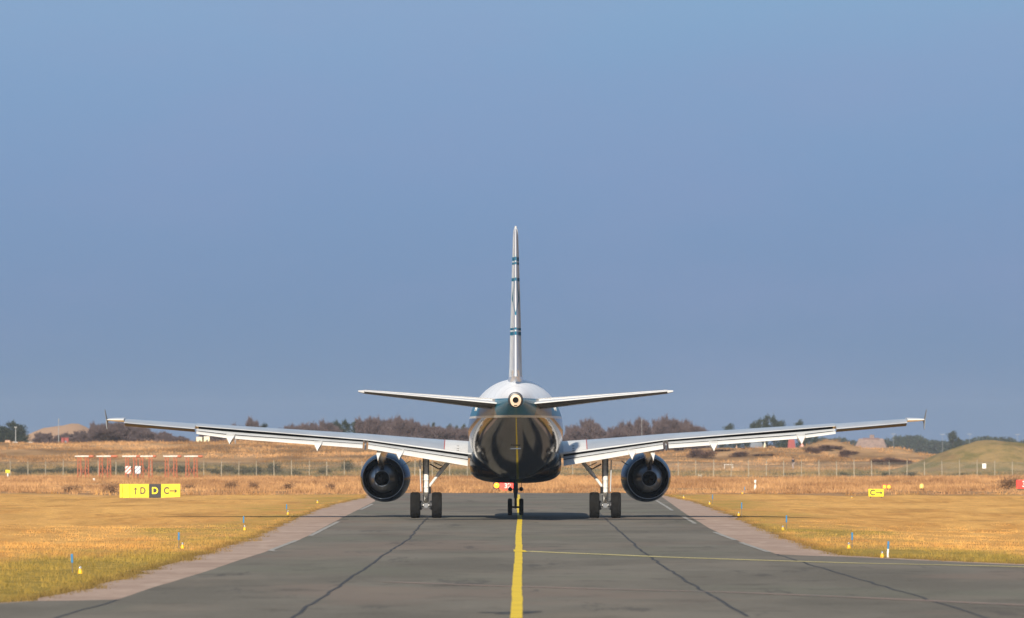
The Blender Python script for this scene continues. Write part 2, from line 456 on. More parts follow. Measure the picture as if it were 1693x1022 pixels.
# ------------------------------------------------------------------ grass blades
def blades(name, X, Y, hmin, hmax, k_, wid, m, label, spread=.12, lean=.5, hs=None):
    n = len(X); Z = terrain(X, Y)
    hh = (hmin + (hmax - hmin) * rng.random(n) ** 1.6) * (hs(Y) * (.45 + 2.0 * np.clip(fbm(X, Y, 1.6, 91, 3) - .25, 0, 1)) if hs is not None else 1.0)
    idx = np.repeat(np.arange(n), k_); m_ = len(idx)
    a = rng.random(m_) * 2 * np.pi; r = spread * np.sqrt(rng.random(m_))
    bx = X[idx] + r * np.cos(a); by = Y[idx] + r * np.sin(a); bz = Z[idx] - .02
    h = hh[idx] * (.55 + .6 * rng.random(m_)); az = rng.random(m_) * 2 * np.pi; ln = lean * h * rng.random(m_)
    wx = np.cos(az) * wid * .5; wy = np.sin(az) * wid * .35; la = rng.random(m_) * 2 * np.pi
    v0 = np.stack([bx - wx, by - wy, bz], 1); v1 = np.stack([bx + wx, by + wy, bz], 1)
    v2 = np.stack([bx + np.cos(la) * ln, by + np.sin(la) * ln, bz + h], 1)
    VV = np.stack([v0, v1, v2], 1).reshape(-1, 3)
    cl_ = np.clip((fbm(X, Y, 1.6, 91, 3) - .5) * 2.2 + .5, 0, 1)
    rn = np.repeat(np.clip(.45 * cl_[idx] + .2 * rng.random(n)[idx] + .35 * rng.random(m_), 0, 1), 3)
    ed = np.repeat(np.clip(sdist(X, Y, P_out), 0, 40)[idx], 3)
    me = np_mesh(name, VV, np.arange(m_ * 3).reshape(-1, 3), rn, edge=ed)
    return tag(link(name, me, m), label, kind='stuff')
def scatter(n, d0, d1, marg, power=1.0):
    D = d0 + (d1 - d0) * rng.random(n) ** power
    u = rng.random(n) * 2 - 1
    X = u * (D * .0915 + marg); return X, D
X, Y = scatter(150000, 92, 402, 5, .75)
d = sdist(X, Y, P_out); ok = (d > .02) & ((fbm(X, Y, 3.5, 77) > .30) | (d < .4))
blades('mown_grass', X[ok], Y[ok], .03, .15, 6, .022, m_blade, 'short dry yellow and green grass beside the taxiway', .14, hs=lambda q: 1.15 - .55 * sstep(q, 140, 210) - .38 * sstep(q, 205, 250))
# tufty fringe right along the gravel
e = [q for q in P_out if 95 < q[1] < 425]; ex = np.array([q[0] for q in e]); ey = np.array([q[1] for q in e])
j = rng.integers(0, len(ex), 9000); X = ex[j] + rng.normal(0, .35, 9000); Y = ey[j] + rng.normal(0, .7, 9000)
d = sdist(X, Y, P_out); ok = (d > -.35) & (d < .9)
blades('verge_grass', X[ok], Y[ok], .05, .2, 7, .022, m_blade, 'ragged fringe of grass along the gravel shoulder', .12, hs=lambda q: 1 - .6 * sstep(q, 140, 240))
X, Y = scatter(46000, 396, 690, 8, .8)
d = sdist(X, Y, P_out); dens = fbm(X, Y, 9, 55, 4); ok = (d > .1) & (dens > .40)
blades('rank_grass', X[ok], Y[ok], .10, .50, 9, .07, m_blade, 'tall brown rank grass before the fence', .4, .7)
X, Y = scatter(26000, 690, 1000, 15)
dens = fbm(X, Y, 16, 65, 4); ok = dens > .47
blades('heath_tussock', X[ok], Y[ok], .15, .6, 9, .12, m_blade, 'orange heath tussocks on the rise behind the fence', .7, .8)

# ================================================================== the airliner
PL = empty('airliner', (0, 248.0, 0))
tag(PL, 'twin engined airliner seen from behind, white top, blue band and polished silver belly', 'airplane')
def A(xa, lat, z): return (lat, 16.1 - xa, z)     # station behind the nose, sideways, height

TEAL = (.010, .165, .280)
# skin: white top, blue band with white hem, bare metal below
m_skin, t, b = mat('airliner_skin')
o_ = t.obj(); sx_, sy_, sz_ = t.sep(o_)
xa_ = t.math('SUBTRACT', 16.1, sy_)
n = t.noise(o_, 1.2, 4)
white = t.mix(t.smooth(n, .3, .7), (.84, .85, .87), (.90, .91, .93))
metal = t.mix(t.smooth(t.noise(t.scale(o_, (1, .35, 1)), .9, 4), .3, .7), (.29, .285, .275), (.40, .395, .385))
plate = t.between(xa_, 27.9, 31.1)
band = t.between(sz_, 4.26, 4.92); hem = t.between(sz_, 4.17, 4.26); top = t.math('GREATER_THAN', sz_, 4.92)
band = t.mul(band, t.math('SUBTRACT', 1.0, plate))
up = t.math('GREATER_THAN', sz_, t.add(4.92, 0.0))
metal = t.mix(t.mul(plate, t.math('GREATER_THAN', sz_, 4.17)), metal, (.20, .20, .20))
col = t.mix(hem, metal, (.70, .68, .62)); col = t.mix(band, col, TEAL); col = t.mix(up, col, white)
# faint skin joints round the barrel
fr = t.math('FRACT', t.mul(xa_, .62)); jn = t.math('LESS_THAN', fr, .018)
col = t.mix(t.mul(jn, .55), col, (.08, .08, .08))
t.put(b.inputs['Base Color'], col)
isw = t.math('MAXIMUM', t.math('MAXIMUM', up, t.mul(plate, t.math('GREATER_THAN', sz_, 4.17))), t.math('MAXIMUM', band, hem))
t.put(b.inputs['Metallic'], t.smooth(isw, 0, 1, .96, .0))
t.put(b.inputs['Roughness'], t.add(t.mix(isw, (.10, .10, .10), (.30, .30, .30)), t.mul(t.math('SUBTRACT', t.noise(o_, 3.0, 4), .5), .10)))
b.inputs['Specular Tint'].default_value = (.72, .72, .74, 1)
b.inputs['Specular IOR Level'].default_value = .18; b.inputs['Coat Roughness'].default_value = .08
bp = t.new('ShaderNodeBump'); bp.inputs['Strength'].default_value = .05; bp.inputs['Distance'].default_value = .03
t.put(bp.inputs['Height'], t.noise(o_, 1.1, 3)); t.l.new(bp.outputs[0], b.inputs['Normal'])

m_white = plain('white_paint', (.84, .83, .79), .35, 0, .05, 2, .3)
m_grey = plain('light_grey_paint', (.47, .49, .51), .30, 0, .08, 1.2, .4)
m_fence = plain('fence_grey_paint', (.16, .17, .17), .5, 0, .1, 3)
m_tailm = plain('tailplane_metal', (.30, .30, .30), .24, .85, .10, 1.2)
m_tail2, t, b = mat('tailplane_lit_and_shaded')
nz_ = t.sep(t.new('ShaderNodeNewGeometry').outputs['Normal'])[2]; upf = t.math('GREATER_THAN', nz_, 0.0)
t.put(b.inputs['Base Color'], t.mix(upf, (.16, .155, .15), (.60, .61, .62))); t.put(b.inputs['Metallic'], t.smooth(upf, 0, 1, .9, 0)); b.inputs['Roughness'].default_value = .3  # sunlit top and shaded underside put into the colour by face direction
m_silver = plain('bare_metal', (.50, .49, .47), .22, .9, .12, 2)
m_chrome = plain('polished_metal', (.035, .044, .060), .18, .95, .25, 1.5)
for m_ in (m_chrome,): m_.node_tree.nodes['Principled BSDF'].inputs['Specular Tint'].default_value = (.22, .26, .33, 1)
m_dark = plain('dark_metal_and_shade', (.035, .037, .042), .40, .5, .25, 3)
m_black = plain('soot_and_shade_black', (.008, .008, .009), .9, 0, .2, 3, spec=.05)  # also serves as painted shade in the flap gaps
m_core = plain('core_metal', (.16, .19, .24), .34, .65, .2, 2)
m_rub = plain('tyre_rubber', (.011, .0105, .010), .95, 0, .25, 5, spec=.15)
m_cream = plain('heat_stained_metal', (.58, .44, .31), .5, .3, .15, 6)
m_strut = plain('white_strut_paint', (.70, .69, .66), .4, 0, .15, 9)

def ell(xa, hw, zt, zb, n=48, e=2.0):
    cz, hh = (zt + zb) / 2, (zt + zb) / 2 - zb; out = []
    for i in range(n):
        a = 2 * math.pi * i / n; c, s = math.cos(a), math.sin(a)
        out.append(A(xa, math.copysign(abs(c) ** (2 / e), c) * hw, cz + math.copysign(abs(s) ** (2 / e), s) * hh))
    return out
def crom(tab, n):
    """Catmull-Rom through the rows of a table"""
    T = [np.array(r, float) for r in tab]; T = [2 * T[0] - T[1]] + T + [2 * T[-1] - T[-2]]; out = []
    for i in range(1, len(T) - 2):
        for k_ in range(n):
            u = k_ / n; a, b_, c, d = T[i - 1:i + 3]
            out.append(.5 * ((2 * b_) + (c - a) * u + (2 * a - 5 * b_ + 4 * c - d) * u * u + (3 * b_ - a - 3 * c + d) * u ** 3))
    out.append(T[-2]); return out
FUS = [(0.0, .06, 3.06, 2.94), (.35, .62, 3.62, 2.45), (1.1, 1.12, 4.2, 2.08), (2.3, 1.55, 5.08, 1.82), (3.8, 1.84, 5.62, 1.69), (5.6, 1.965, 5.78, 1.65), (8, 1.975, 5.79, 1.65), (12, 1.975, 5.79, 1.65), (16, 1.975, 5.79, 1.65), (20, 1.975, 5.79, 1.65),
       (22, 1.965, 5.79, 1.68), (24, 1.90, 5.79, 1.88), (26, 1.73, 5.77, 2.28), (28, 1.45, 5.73, 2.83), (30, 1.06, 5.63, 3.45), (31.5, .76, 5.50, 3.91), (32.8, .50, 5.33, 4.30), (33.5, .36, 5.20, 4.50), (33.8, .315, 5.15, 4.55)]
mb = MB(); mb.loft([ell(*r, n=64) for r in crom(FUS, 5)])
fus = mb.build('fuselage', m_skin, PL, True, angle=50)
# belly fairing
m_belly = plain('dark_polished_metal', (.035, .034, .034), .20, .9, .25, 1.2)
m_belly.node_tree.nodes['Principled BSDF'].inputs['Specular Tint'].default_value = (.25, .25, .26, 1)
mb = MB(); rings = []
for xa, hw, zt, zb in crom([(10.4, .9, 2.6, 1.72), (11.2, 1.5, 2.9, 1.60), (12.5, 1.86, 3.1, 1.52), (15, 1.93, 3.2, 1.50), (18, 1.92, 3.1, 1.50), (19.8, 1.82, 2.85, 1.53), (21.2, 1.5, 2.5, 1.62), (22.4, .8, 2.2, 1.72)], 4):
    rings.append(ell(xa, hw, zt, zb, 48, 3.2))
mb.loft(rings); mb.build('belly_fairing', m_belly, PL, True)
# tail exhaust of the auxiliary power unit
mb = MB()
mb.lathe([(.30, 0), (.31, -.05), (.285, -.10), (.20, -.12)], 'Y', A(33.75, 0, 4.85), 32, cap=False)
apu = mb.build('tail_exhaust', m_dark, PL, True)
mb = MB(); rg = []
for r, h in [(.225, -.10), (.215, -.17), (.12, -.18), (.112, -.05), (.10, .2)]:
    rg.append([(0 + r * math.cos(a_), 16.1 - 33.75 + h, 4.845 + r * math.sin(a_) * (1.0 if math.sin(a_) > 0 or r < .15 else 1.22)) for a_ in [2 * math.pi * i / 32 for i in range(32)]])
mb.loft(rg, cap=False); mb.build('exhaust_collar', m_cream, apu, True)
mb = MB(); mb.lathe([(.113, -.085), (.001, -.084)], 'Y', A(33.75, 0, 4.845), 24); mb.build('exhaust_bore', m_black, apu)
mb = MB(); mb.box(A(33.75 + .175, 0, 4.63), (.13, .03, .028)); mb.build('drain_slot', m_black, apu)
# keel seam + drain mast + blade aerials
for xa, z_, hh in ((21.9, 1.68, .22), (9.2, 1.65, .3), (7.4, 1.65, .25)):
    mb = MB(); mb.prism([A(xa, -.015, z_ + .06), A(xa + .35, -.015, z_ + .06), A(xa + .42, -.015, z_ - hh), A(xa + .25, -.015, z_ - hh)], (.03, 0, 0)); mb.build('blade_aerial', m_dark, PL)
mb = MB(); mb.box(A(28.6, 0, 2.94), (.42, .05, .05)); mb.build('tail_bumper', m_silver, PL)

# lettering on the band, both sides
for sg in (-1, 1):
    me = text_mesh('OH-LVE', .30, .004)
    co = np.empty(len(me.vertices) * 3); me.vertices.foreach_get('co', co); co = co.reshape(-1, 3)
    tab = np.array(crom(FUS, 5)); xa = 26.45 + co[:, 0] * sg * -1 * -1 if sg < 0 else 26.45 - co[:, 0]
    z = 4.56 + co[:, 1]
    hw = np.interp(xa, tab[:, 0], tab[:, 1]); zt = np.interp(xa, tab[:, 0], tab[:, 2]); zb = np.interp(xa, tab[:, 0], tab[:, 3])
    q = np.clip((z - (zt + zb) / 2) / ((zt - zb) / 2), -1, 1)
    lat = sg * (hw * np.sqrt(1 - q * q) + .006 + co[:, 2])
    me.vertices.foreach_set('co', np.stack([lat, 16.1 - xa, z], 1).ravel()); me.update()
    link('registration', me, m_white, PL)

# ---- aerofoil sections
def foil(tc, n=14, camber=.018, te=.006):
    up, lo = [], []
    for i in range(n + 1):
        x = .5 * (1 - math.cos(math.pi * i / n))
        y = 5 * tc * (.2969 * math.sqrt(x) - .126 * x - .3516 * x * x + .2843 * x ** 3 - .1036 * x ** 4)
        c = camber * 4 * x * (1 - x); up.append((x, c + y + te * x)); lo.append((x, c - y - te * x))
    return list(reversed(up)) + lo[1:]
def sect(xle, chord, lat, zle, tc, inc, dz=0.0, camber=.018, x0=0.0, x1=1.0):
    ca, sa = math.cos(inc), math.sin(inc); out = []
    for x, y in foil(tc, camber=camber):
        x = min(max(x, x0), x1)
        out.append(A(xle + (x * ca + y * sa) * chord, lat, zle + (-x * sa + y * ca) * chord))
    return out
def interp(tab, s): return [float(np.interp(s, [r[0] for r in tab], [r[i] for r in tab])) for i in range(1, len(tab[0]))]

# wing table: span, x leading, x trailing (fixed part), z trailing, incidence deg, t/c
WT = [(1.2, 11.0, 16.75, 2.65, 1.4, .135), (1.95, 11.4, 16.75, 2.74, 1.3, .132), (6.35, 13.70, 16.90, 3.33, .6, .112), (13.42, 17.25, 19.05, 3.895, -.6, .118)]
WO = [(13.42, 17.25, 19.65, 3.785, 2.5, .088), (16.33, 18.76, 20.36, 4.035, 2.6, .105)]
for sg in (-1, 1):
    def wsec(s, x0=0., x1=1.):
        xl, xt, zt, inc, tc = interp(WT, s); c = xt - xl; i_ = math.radians(inc)
        return sect(xl, c, sg * s, zt + math.sin(i_) * c, tc, i_)
    mb = MB(); mb.loft([wsec(s) for s in (1.2, 1.95, 2.9, 4, 5.2, 6.35, 8, 10, 12, 13.4)])
    wing = mb.build('wing', m_grey, PL, True, angle=35)
    mb = MB(); ra = []
    for s in (13.41, 14.8, 16.32):
        xl, xt, zt, inc, tc = interp(WO, s); c = xt - xl; i_ = math.radians(inc); ra.append(sect(xl, c, sg * s, zt + math.sin(i_) * c, tc, i_))
    mb.loft(ra); mb.build('outer_wing', m_grey, wing, True, angle=35)
    # tip section
    mb = MB(); mb.loft([sect(xl, ch, sg * s, z, tc, math.radians(-.6)) for s, xl, ch, z, tc in ((16.33, 18.77, 1.68, 4.12, .10), (16.8, 19.05, 1.5, 4.13, .085), (17.02, 19.25, 1.3, 4.135, .06))])
    mb.build('wing_tip', m_white, wing, True)
    # arrow-shaped fence at the tip
    cant = .05 * sg
    P = [(19.15, 4.13), (19.9, 4.22), (20.62, 4.58), (20.8, 4.56), (20.62, 4.14), (20.74, 3.76), (20.55, 3.74), (19.9, 4.03)]
    mb = MB(); mb.prism([A(x, sg * 17.03 + cant * (z - 4.13) / .45, z) for x, z in P], (sg * .02, 0, 0)); mb.build('tip_fence', m_fence, wing)
    # white walkway panel at the wing root, laid just over the skin
    def skin_at(s, f):
        r = wsec(s); up = r[:15]        # trailing -> leading
        k_ = f * 14; i = int(min(k_, 13)); a, b_ = Vector(up[i]), Vector(up[i + 1]); return a.lerp(b_, k_ - i)
    mb = MB(); gr = [[skin_at(s, f) + Vector((0, 0, .006)) for f in np.linspace(.0, .72, 12)] for s in (2.02, 2.35, 2.7, 3.0)]
    ids = [mb.ring(g) for g in gr]
    for a, b_ in zip(ids, ids[1:]):
        for i in range(len(a) - 1): mb.f.append((a[i], a[i + 1], b_[i + 1], b_[i]))
    mb.build('root_panel', m_white, wing, True)
    mb = MB(); gr = [[skin_at(s, f) + Vector((0, 0, .008)) for f in np.linspace(.0, .72, 12)] for s in (3.0, 3.035)]
    ids = [mb.ring(g) for g in gr]
    for i in range(11): mb.f.append((ids[0][i], ids[0][i + 1], ids[1][i + 1], ids[1][i]))
    mb.build('walkway_line', plain('red_line_paint', (.45, .06, .04), .5), wing)
    for f in (.10, .20, .30):
        q = skin_at(2.45, f); mb = MB(); mb.lathe([(.055, 0), (.05, .018)], 'Z', q, 10); mb.build('fuel_vent', m_dark, wing)
    # flaps: span range, main chord table, droop
    for nm, tabl in (('inboard_flap', [(2.02, .90, .115, .29, .235), (6.22, .72, .075, .205, .16)]), ('outboard_flap', [(6.45, .70, .08, .215, .155), (12.0, .52, .11, .28, .125), (13.38, .44, .09, .22, .10)])):
        mb = MB(); mv = MB(); ra, rv = [], []
        for s in np.linspace(tabl[0][0], tabl[-1][0], 7):
            xl, xt, zt, inc, tc = interp(WT, s); c, gap, low, drop = interp(tabl, s)
            ra.append(sect(xt + .02, c, sg * s, zt - low, .10, math.asin(drop / c), camber=.02))
            rv.append(sect(xt - .22 * c, .40 * c, sg * s, zt - gap - .015, .07, math.asin((low - gap) * .62 / (.40 * c)), camber=.02))
        mb.loft(ra); fl = mb.build(nm, m_white, wing, True, angle=35)
        mv.loft(rv); mv.build('flap_vane', m_grey, fl, True, angle=35)
    for nm, s0, s1 in (('flap_cove_shade', 2.02, 6.22), ('flap_cove_shade', 6.45, 13.3)):
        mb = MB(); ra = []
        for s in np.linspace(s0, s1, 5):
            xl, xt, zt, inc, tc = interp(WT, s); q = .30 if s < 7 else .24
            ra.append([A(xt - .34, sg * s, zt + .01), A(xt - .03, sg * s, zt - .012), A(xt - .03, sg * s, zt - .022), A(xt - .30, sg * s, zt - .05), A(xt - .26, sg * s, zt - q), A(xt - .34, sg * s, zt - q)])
        mb.loft(ra); mb.build(nm, m_black, wing)  # black plate stands in for the shadow in the flap gap
    # aileron: hung a little low, dark colour stands in for its shaded underside
    mb = MB(); ra = []
    for s in (13.40, 14.9, 16.28):
        xl, xt, zt, inc, tc = interp(WO, s); c = .55
        ra.append(sect(xt - .58 * c, c, sg * s, zt - .12, .17, math.radians(-9)))
    mb.loft(ra); mb.build('aileron', m_dark, wing, True)
    # flap track fairings
    for s, dep, wd, ln in ((4.9, .46, .36, 1.0), (8.32, .42, .36, 1.0), (11.95, .42, .36, .95)):
        xl, xt, zt, inc, tc = interp(WT, s); zt -= .05
        fz = zt - .30 - (.10 if s < 6 else .02)
        mb = MB(); rg = []
        for dx, w_, top_, bot_ in ((-2.0, .05, -.10, -.16), (-1.4, .26, -.08, -.34), (-.5, .36, -.10, -.50), (.50, wd, -.22, -.50), (.80, .30, -.30, -.56), (1.05, .13, -.44, -.60), (1.2, .02, -.55, -.60)):
            cz = zt + top_; bz = zt + bot_; h_ = w_ / 2
            rg.append([A(xt + dx, sg * s + px, pz) for px, pz in ((-h_, cz), (h_, cz), (h_ * .92, cz * .6 + bz * .4), (h_ * .45, cz * .12 + bz * .88), (0, bz), (-h_ * .45, cz * .12 + bz * .88), (-h_ * .92, cz * .6 + bz * .4))])
        mb.loft(rg); mb.build('flap_fairing', m_white, wing, True, angle=30)
    mb = MB(); xl, xt, zt, inc, tc = interp(WT, 6.33)
    mb.prism([A(xt - .3, sg * 6.30, zt - .05), A(xt + .75, sg * 6.30, zt - .24), A(xt + .95, sg * 6.30, zt - .42), A(xt - .3, sg * 6.30, zt - .30)], (.07 * sg, 0, 0)); mb.build('flap_end_plate', m_silver, wing)

    # ---- engine, toed in a little
    EY = 5.74 * sg; EZ = 1.665
    nac = MB(); N_ = 56
    def eng(prof): return [(r, 16.1 - xa) for r, xa in prof]
    nac.lathe(eng([(.80, 10.4), (.80, 9.9), (.86, 9.62), (.93, 9.58), (.99, 9.68), (1.045, 10.1), (1.07, 10.8), (1.06, 11.6), (1.01, 12.4), (.925, 13.15), (.89, 13.35), (.872, 13.35), (.885, 13.1), (.90, 12.2), (.86, 11.2), (.1, 11.2)]), 'Y', (0, 0, 0), N_, cap=False)
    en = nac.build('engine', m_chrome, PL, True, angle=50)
    en.location = (EY, 0, EZ); en.rotation_euler = (math.radians(.6), 0, math.radians(1.3 * sg))
    m_ = MB(); m_.lathe(eng([(.865, 13.25), (.893, 12.2), (.855, 11.25), (.5, 11.22)]), 'Y', (0, 0, 0), N_, cap=False); m_.build('bypass_duct', m_black, en, True)
    m_ = MB(); m_.lathe(eng([(.50, 11.4), (.62, 12.3), (.635, 12.9), (.57, 13.7), (.43, 14.35), (.335, 14.62), (.318, 14.62), (.325, 14.4), (.33, 14.0)]), 'Y', (0, 0, 0), N_, cap=False); m_.build('core_cowl', m_core, en, True, angle=50)
    m_ = MB(); m_.lathe(eng([(.325, 14.15), (.20, 14.2), (.18, 14.5), (.12, 14.9), (.04, 15.15), (.002, 15.18)]), 'Y', (0, 0, 0), 28); m_.build('exhaust_plug', m_black, en, True)
    m_ = MB(); m_.lathe(eng([(.864, 13.30), (.868, 13.375), (.895, 13.375), (.902, 13.28)]), 'Y', (0, 0, 0), N_, cap=False); m_.build('nozzle_lip', m_core, en, True)
    # pylon with its tail fairing
    m_ = MB(); rg = []
    for xa, w_, zt, zb in ((10.9, .10, 1.10, .95), (12.2, .34, 1.42, .85), (13.3, .38, 1.50, .58), (14.6, .37, 1.34, .42), (15.6, .32, 1.22, .62), (16.6, .18, 1.20, .86), (17.3, .03, 1.18, 1.08)):
        h_ = w_ / 2; rg.append([(q, 16.1 - xa, z_) for q, z_ in ((-h_, zt), (h_, zt), (h_, zt * .5 + zb * .5), (h_ * .55, zb), (-h_ * .55, zb), (-h_, zt * .5 + zb * .5))])
    m_.loft(rg); m_.build('pylon', m_silver, en, True, angle=30)
    m_ = MB(); rg = []
    for xa, w_, zt, zb in ((15.6, .10, 1.24, 1.1), (16.9, .19, 1.20, .98), (17.8, .17, 1.08, .88), (18.2, .03, .88, .80)):
        h_ = w_ / 2; rg.append([(q, 16.1 - xa, z_) for q, z_ in ((-h_, zt), (h_, zt), (h_ * .3, zb), (-h_ * .3, zb))])
    m_.loft(rg); m_.build('pylon_fairing', m_white, en, True, angle=30)
    m_ = MB(); ca, sa = math.cos(math.radians(33)), math.sin(math.radians(33))
    m_.prism([(-sg * ca * r, 16.1 - xa, sa * r) for r, xa in ((1.02, 10.3), (1.28, 11.1), (1.28, 11.35), (1.03, 11.45))], (0.015, 0, .03)); m_.build('strake', m_dark, en)

    # ---- main landing gear
    GX = 3.795 * sg; gy = 0.0
    m_ = MB(); m_.tube((GX, gy, .56), (GX, gy, 1.02), .085, n=14).tube((GX, gy, .98), (GX, gy, 1.62), .115, n=14).tube((GX, gy, 1.60), (GX, gy - .02, 2.75), .135, n=14)
    for z_ in (1.0, 1.3, 1.6, 1.95): m_.tube((GX, gy, z_), (GX, gy, z_ + .05), .150, n=14)
    st = m_.build('main_gear_strut', m_strut, PL, True)
    m_ = MB(); m_.tube((GX - .50, gy, .55), (GX + .50, gy, .55), .065, n=10).tube((GX, gy - .16, .55), (GX, gy + .16, .55), .11, n=10); m_.build('axle', m_silver, st, True)
    m_ = MB()   # scissor links behind the strut
    m_.prism([(GX - .10, gy - .12, 1.10), (GX + .10, gy - .12, 1.10), (GX + .04, gy - .38, .86), (GX - .04, gy - .38, .86)], (0, .04, .02)).prism([(GX - .09, gy - .12, .60), (GX + .09, gy - .12, .60), (GX + .04, gy - .38, .84), (GX - .04, gy - .38, .84)], (0, .04, -.02)); m_.build('torque_link', m_silver, st)
    m_ = MB(); m_.tube((GX - sg * .14, gy, 1.36), (GX - sg * .50, gy, 1.83), .06, n=8).tube((GX - sg * .48, gy, 1.80), (GX - sg * .98, gy, 2.42), .085, n=8); m_.build('side_brace', m_strut, st, True)
    m_ = MB(); m_.tube((GX - sg * .16, gy, 2.30), (GX - sg * .55, gy, 2.08), .03, n=6).tube((GX - sg * .55, gy, 2.08), (GX - sg * .80, gy, 2.20), .035, n=6).tube((GX - sg * .80, gy, 2.16), (GX - sg * .35, gy, 2.36), .02, n=6); m_.build('lock_stay', m_dark, st, True)
    m_ = MB(); m_.box((GX + sg * .235, gy - .1, 1.80), (.045, .85, 1.35), Matrix.Rotation(math.radians(2.0 * sg), 3, 'Y')); m_.build('gear_door', m_grey, st, bevel=.015)
    m_ = MB()
    for q in (-.10, .11): m_.tube((GX + q, gy - .12, .7), (GX + q * 1.1, gy - .13, 2.5), .018, n=6)
    m_.tube((GX - sg * .16, gy - .05, 1.05), (GX - sg * .16, gy - .05, 1.33), .05, n=8); m_.build('hydraulic_line', m_dark, st)
    for q in (-.455, .455):
        m_ = MB(); R_, w_ = .555, .42
        prof = [(.30, -.155), (.36, -.19), (.47, -w_ / 2), (.515, -.195), (.545, -.15), (.553, -.11), (.547, -.10), (.547, -.09), (R_, -.085), (R_, -.035), (.548, -.03), (.548, -.015), (R_, -.01)]
        prof = prof + [(r, -h) for r, h in reversed(prof)]
        m_.lathe(prof, 'X', (GX + q, gy, .555), 40, cap=False); ty = m_.build('wheel', m_rub, st, True, angle=30)
        m_ = MB(); m_.lathe([(.02, -.10), (.10, -.12), (.24, -.06), (.30, -.155), (.31, -.14), (.31, .14), (.30, .155), (.24, .06), (.10, .12), (.02, .10)], 'X', (GX + q, gy, .555), 28); m_.build('hub', m_silver, ty, True)
        m_ = MB(); sgn = -1 if q > 0 else 1; m_.tube((GX + q + sgn * .13, gy, .555), (GX + q + sgn * .27, gy, .555), .20, n=18)
        for k_ in range(6):
            a_ = k_ * math.pi / 3; m_.box((GX + q + sgn * .28, gy + .15 * math.cos(a_), .555 + .15 * math.sin(a_)), (.09, .07, .07))
        m_.build('brake_pack', m_dark, ty)

# ---- nose gear
NY = 16.1 - 5.07
m_ = MB(); m_.tube((0, NY, .36), (0, NY, .80), .055, n=12).tube((0, NY, .78), (0, NY + .05, 1.25), .085, n=12).tube((0, NY + .05, 1.2), (0, NY + .12, 2.0), .11, n=12)
m_.tube((0, NY - .1, 1.0), (0, NY - .1, 1.2), .11, n=10)
ns = m_.build('nose_gear_strut', m_dark, PL, True)
m_ = MB(); m_.tube((-.26, NY, .375), (.26, NY, .375), .045, n=8).tube((0, NY - .07, .375), (0, NY + .07, .375), .07, n=8); m_.build('axle', m_dark, ns, True)
m_ = MB(); m_.tube((0, NY + .05, 1.1), (0, NY + .9, 1.85), .05, n=8); m_.build('drag_brace', m_dark, ns, True)
for q in (-.25, .25):
    m_ = MB(); m_.lathe([(.20, -.07), (.30, -.10), (.355, -.085), (.375, -.05), (.38, 0), (.375, .05), (.355, .085), (.30, .10), (.20, .07)], 'X', (q, NY, .38), 32, cap=False); ty = m_.build('wheel', m_rub, ns, True)
    m_ = MB(); m_.lathe([(.02, -.05), (.20, -.07), (.21, 0), (.20, .07), (.02, .05)], 'X', (q, NY, .38), 20); m_.build('hub', m_dark, ty, True)
    m_ = MB(); m_.lathe([(.02, -.09), (.06, -.07), (.095, .02), (.10, .08)], 'Y', (q * .98, NY, 1.17), 16); m_.tube((0, NY + .03, 1.17), (q, NY + .03, 1.17), .025, n=6); m_.build('taxi_light', m_dark, ns, True)
for q in (-1, 1):
    m_ = MB(); m_.box((q * .26, NY + .55, 1.47), (.025, .7, .42)); m_.build('nose_gear_door', m_dark, ns)

# ---- tailplane, set slightly nose-down so its underside shows
for sg in (-1, 1):
    ST = [(.55, 27.3, 31.55, 4.72), (1.1, 27.75, 31.6, 4.775), (3.6, 29.45, 32.15, 5.00), (6.0, 31.05, 32.7, 5.205), (6.24, 31.45, 32.75, 5.225)]
    def ssec(s, tc, f0, f1):
        xl, xt, zt = interp(ST, s); c = xt - xl; inc = math.radians(-.5)
        return sect(xl, c, sg * s, zt + math.sin(inc) * c, tc, inc, camber=-.006, x0=f0, x1=f1)
    tcs = {.55: .105, 1.1: .103, 3.6: .095, 6.0: .09, 6.24: .05}
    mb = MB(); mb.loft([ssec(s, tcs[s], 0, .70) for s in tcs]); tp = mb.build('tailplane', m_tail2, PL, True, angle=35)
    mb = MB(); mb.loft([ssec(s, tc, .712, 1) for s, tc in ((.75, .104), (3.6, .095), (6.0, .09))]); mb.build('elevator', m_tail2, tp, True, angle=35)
    mb = MB(); mb.box(A(31.0, sg * 3.3, 4.83), (.10, .5, .07)); mb.build('actuator_fairing', m_white, tp, bevel=.02)

# ---- fin and rudder with the painted stripes
m_fin, t, b = mat('fin_livery')
o_ = t.obj(); fx, fy, fz = t.sep(o_); xa_ = t.math('SUBTRACT', 16.1, fy)
base = t.mix(t.smooth(t.noise(o_, .8, 4), .3, .7), (.58, .62, .67), (.66, .70, .75))
st = 0.0
for lo, hi in ((10.37, 10.52), (10.22, 10.31), (9.575, 9.70), (7.645, 7.735), (7.44, 7.58)):
    st = t.math('MAXIMUM', t.between(fz, lo, hi), st)
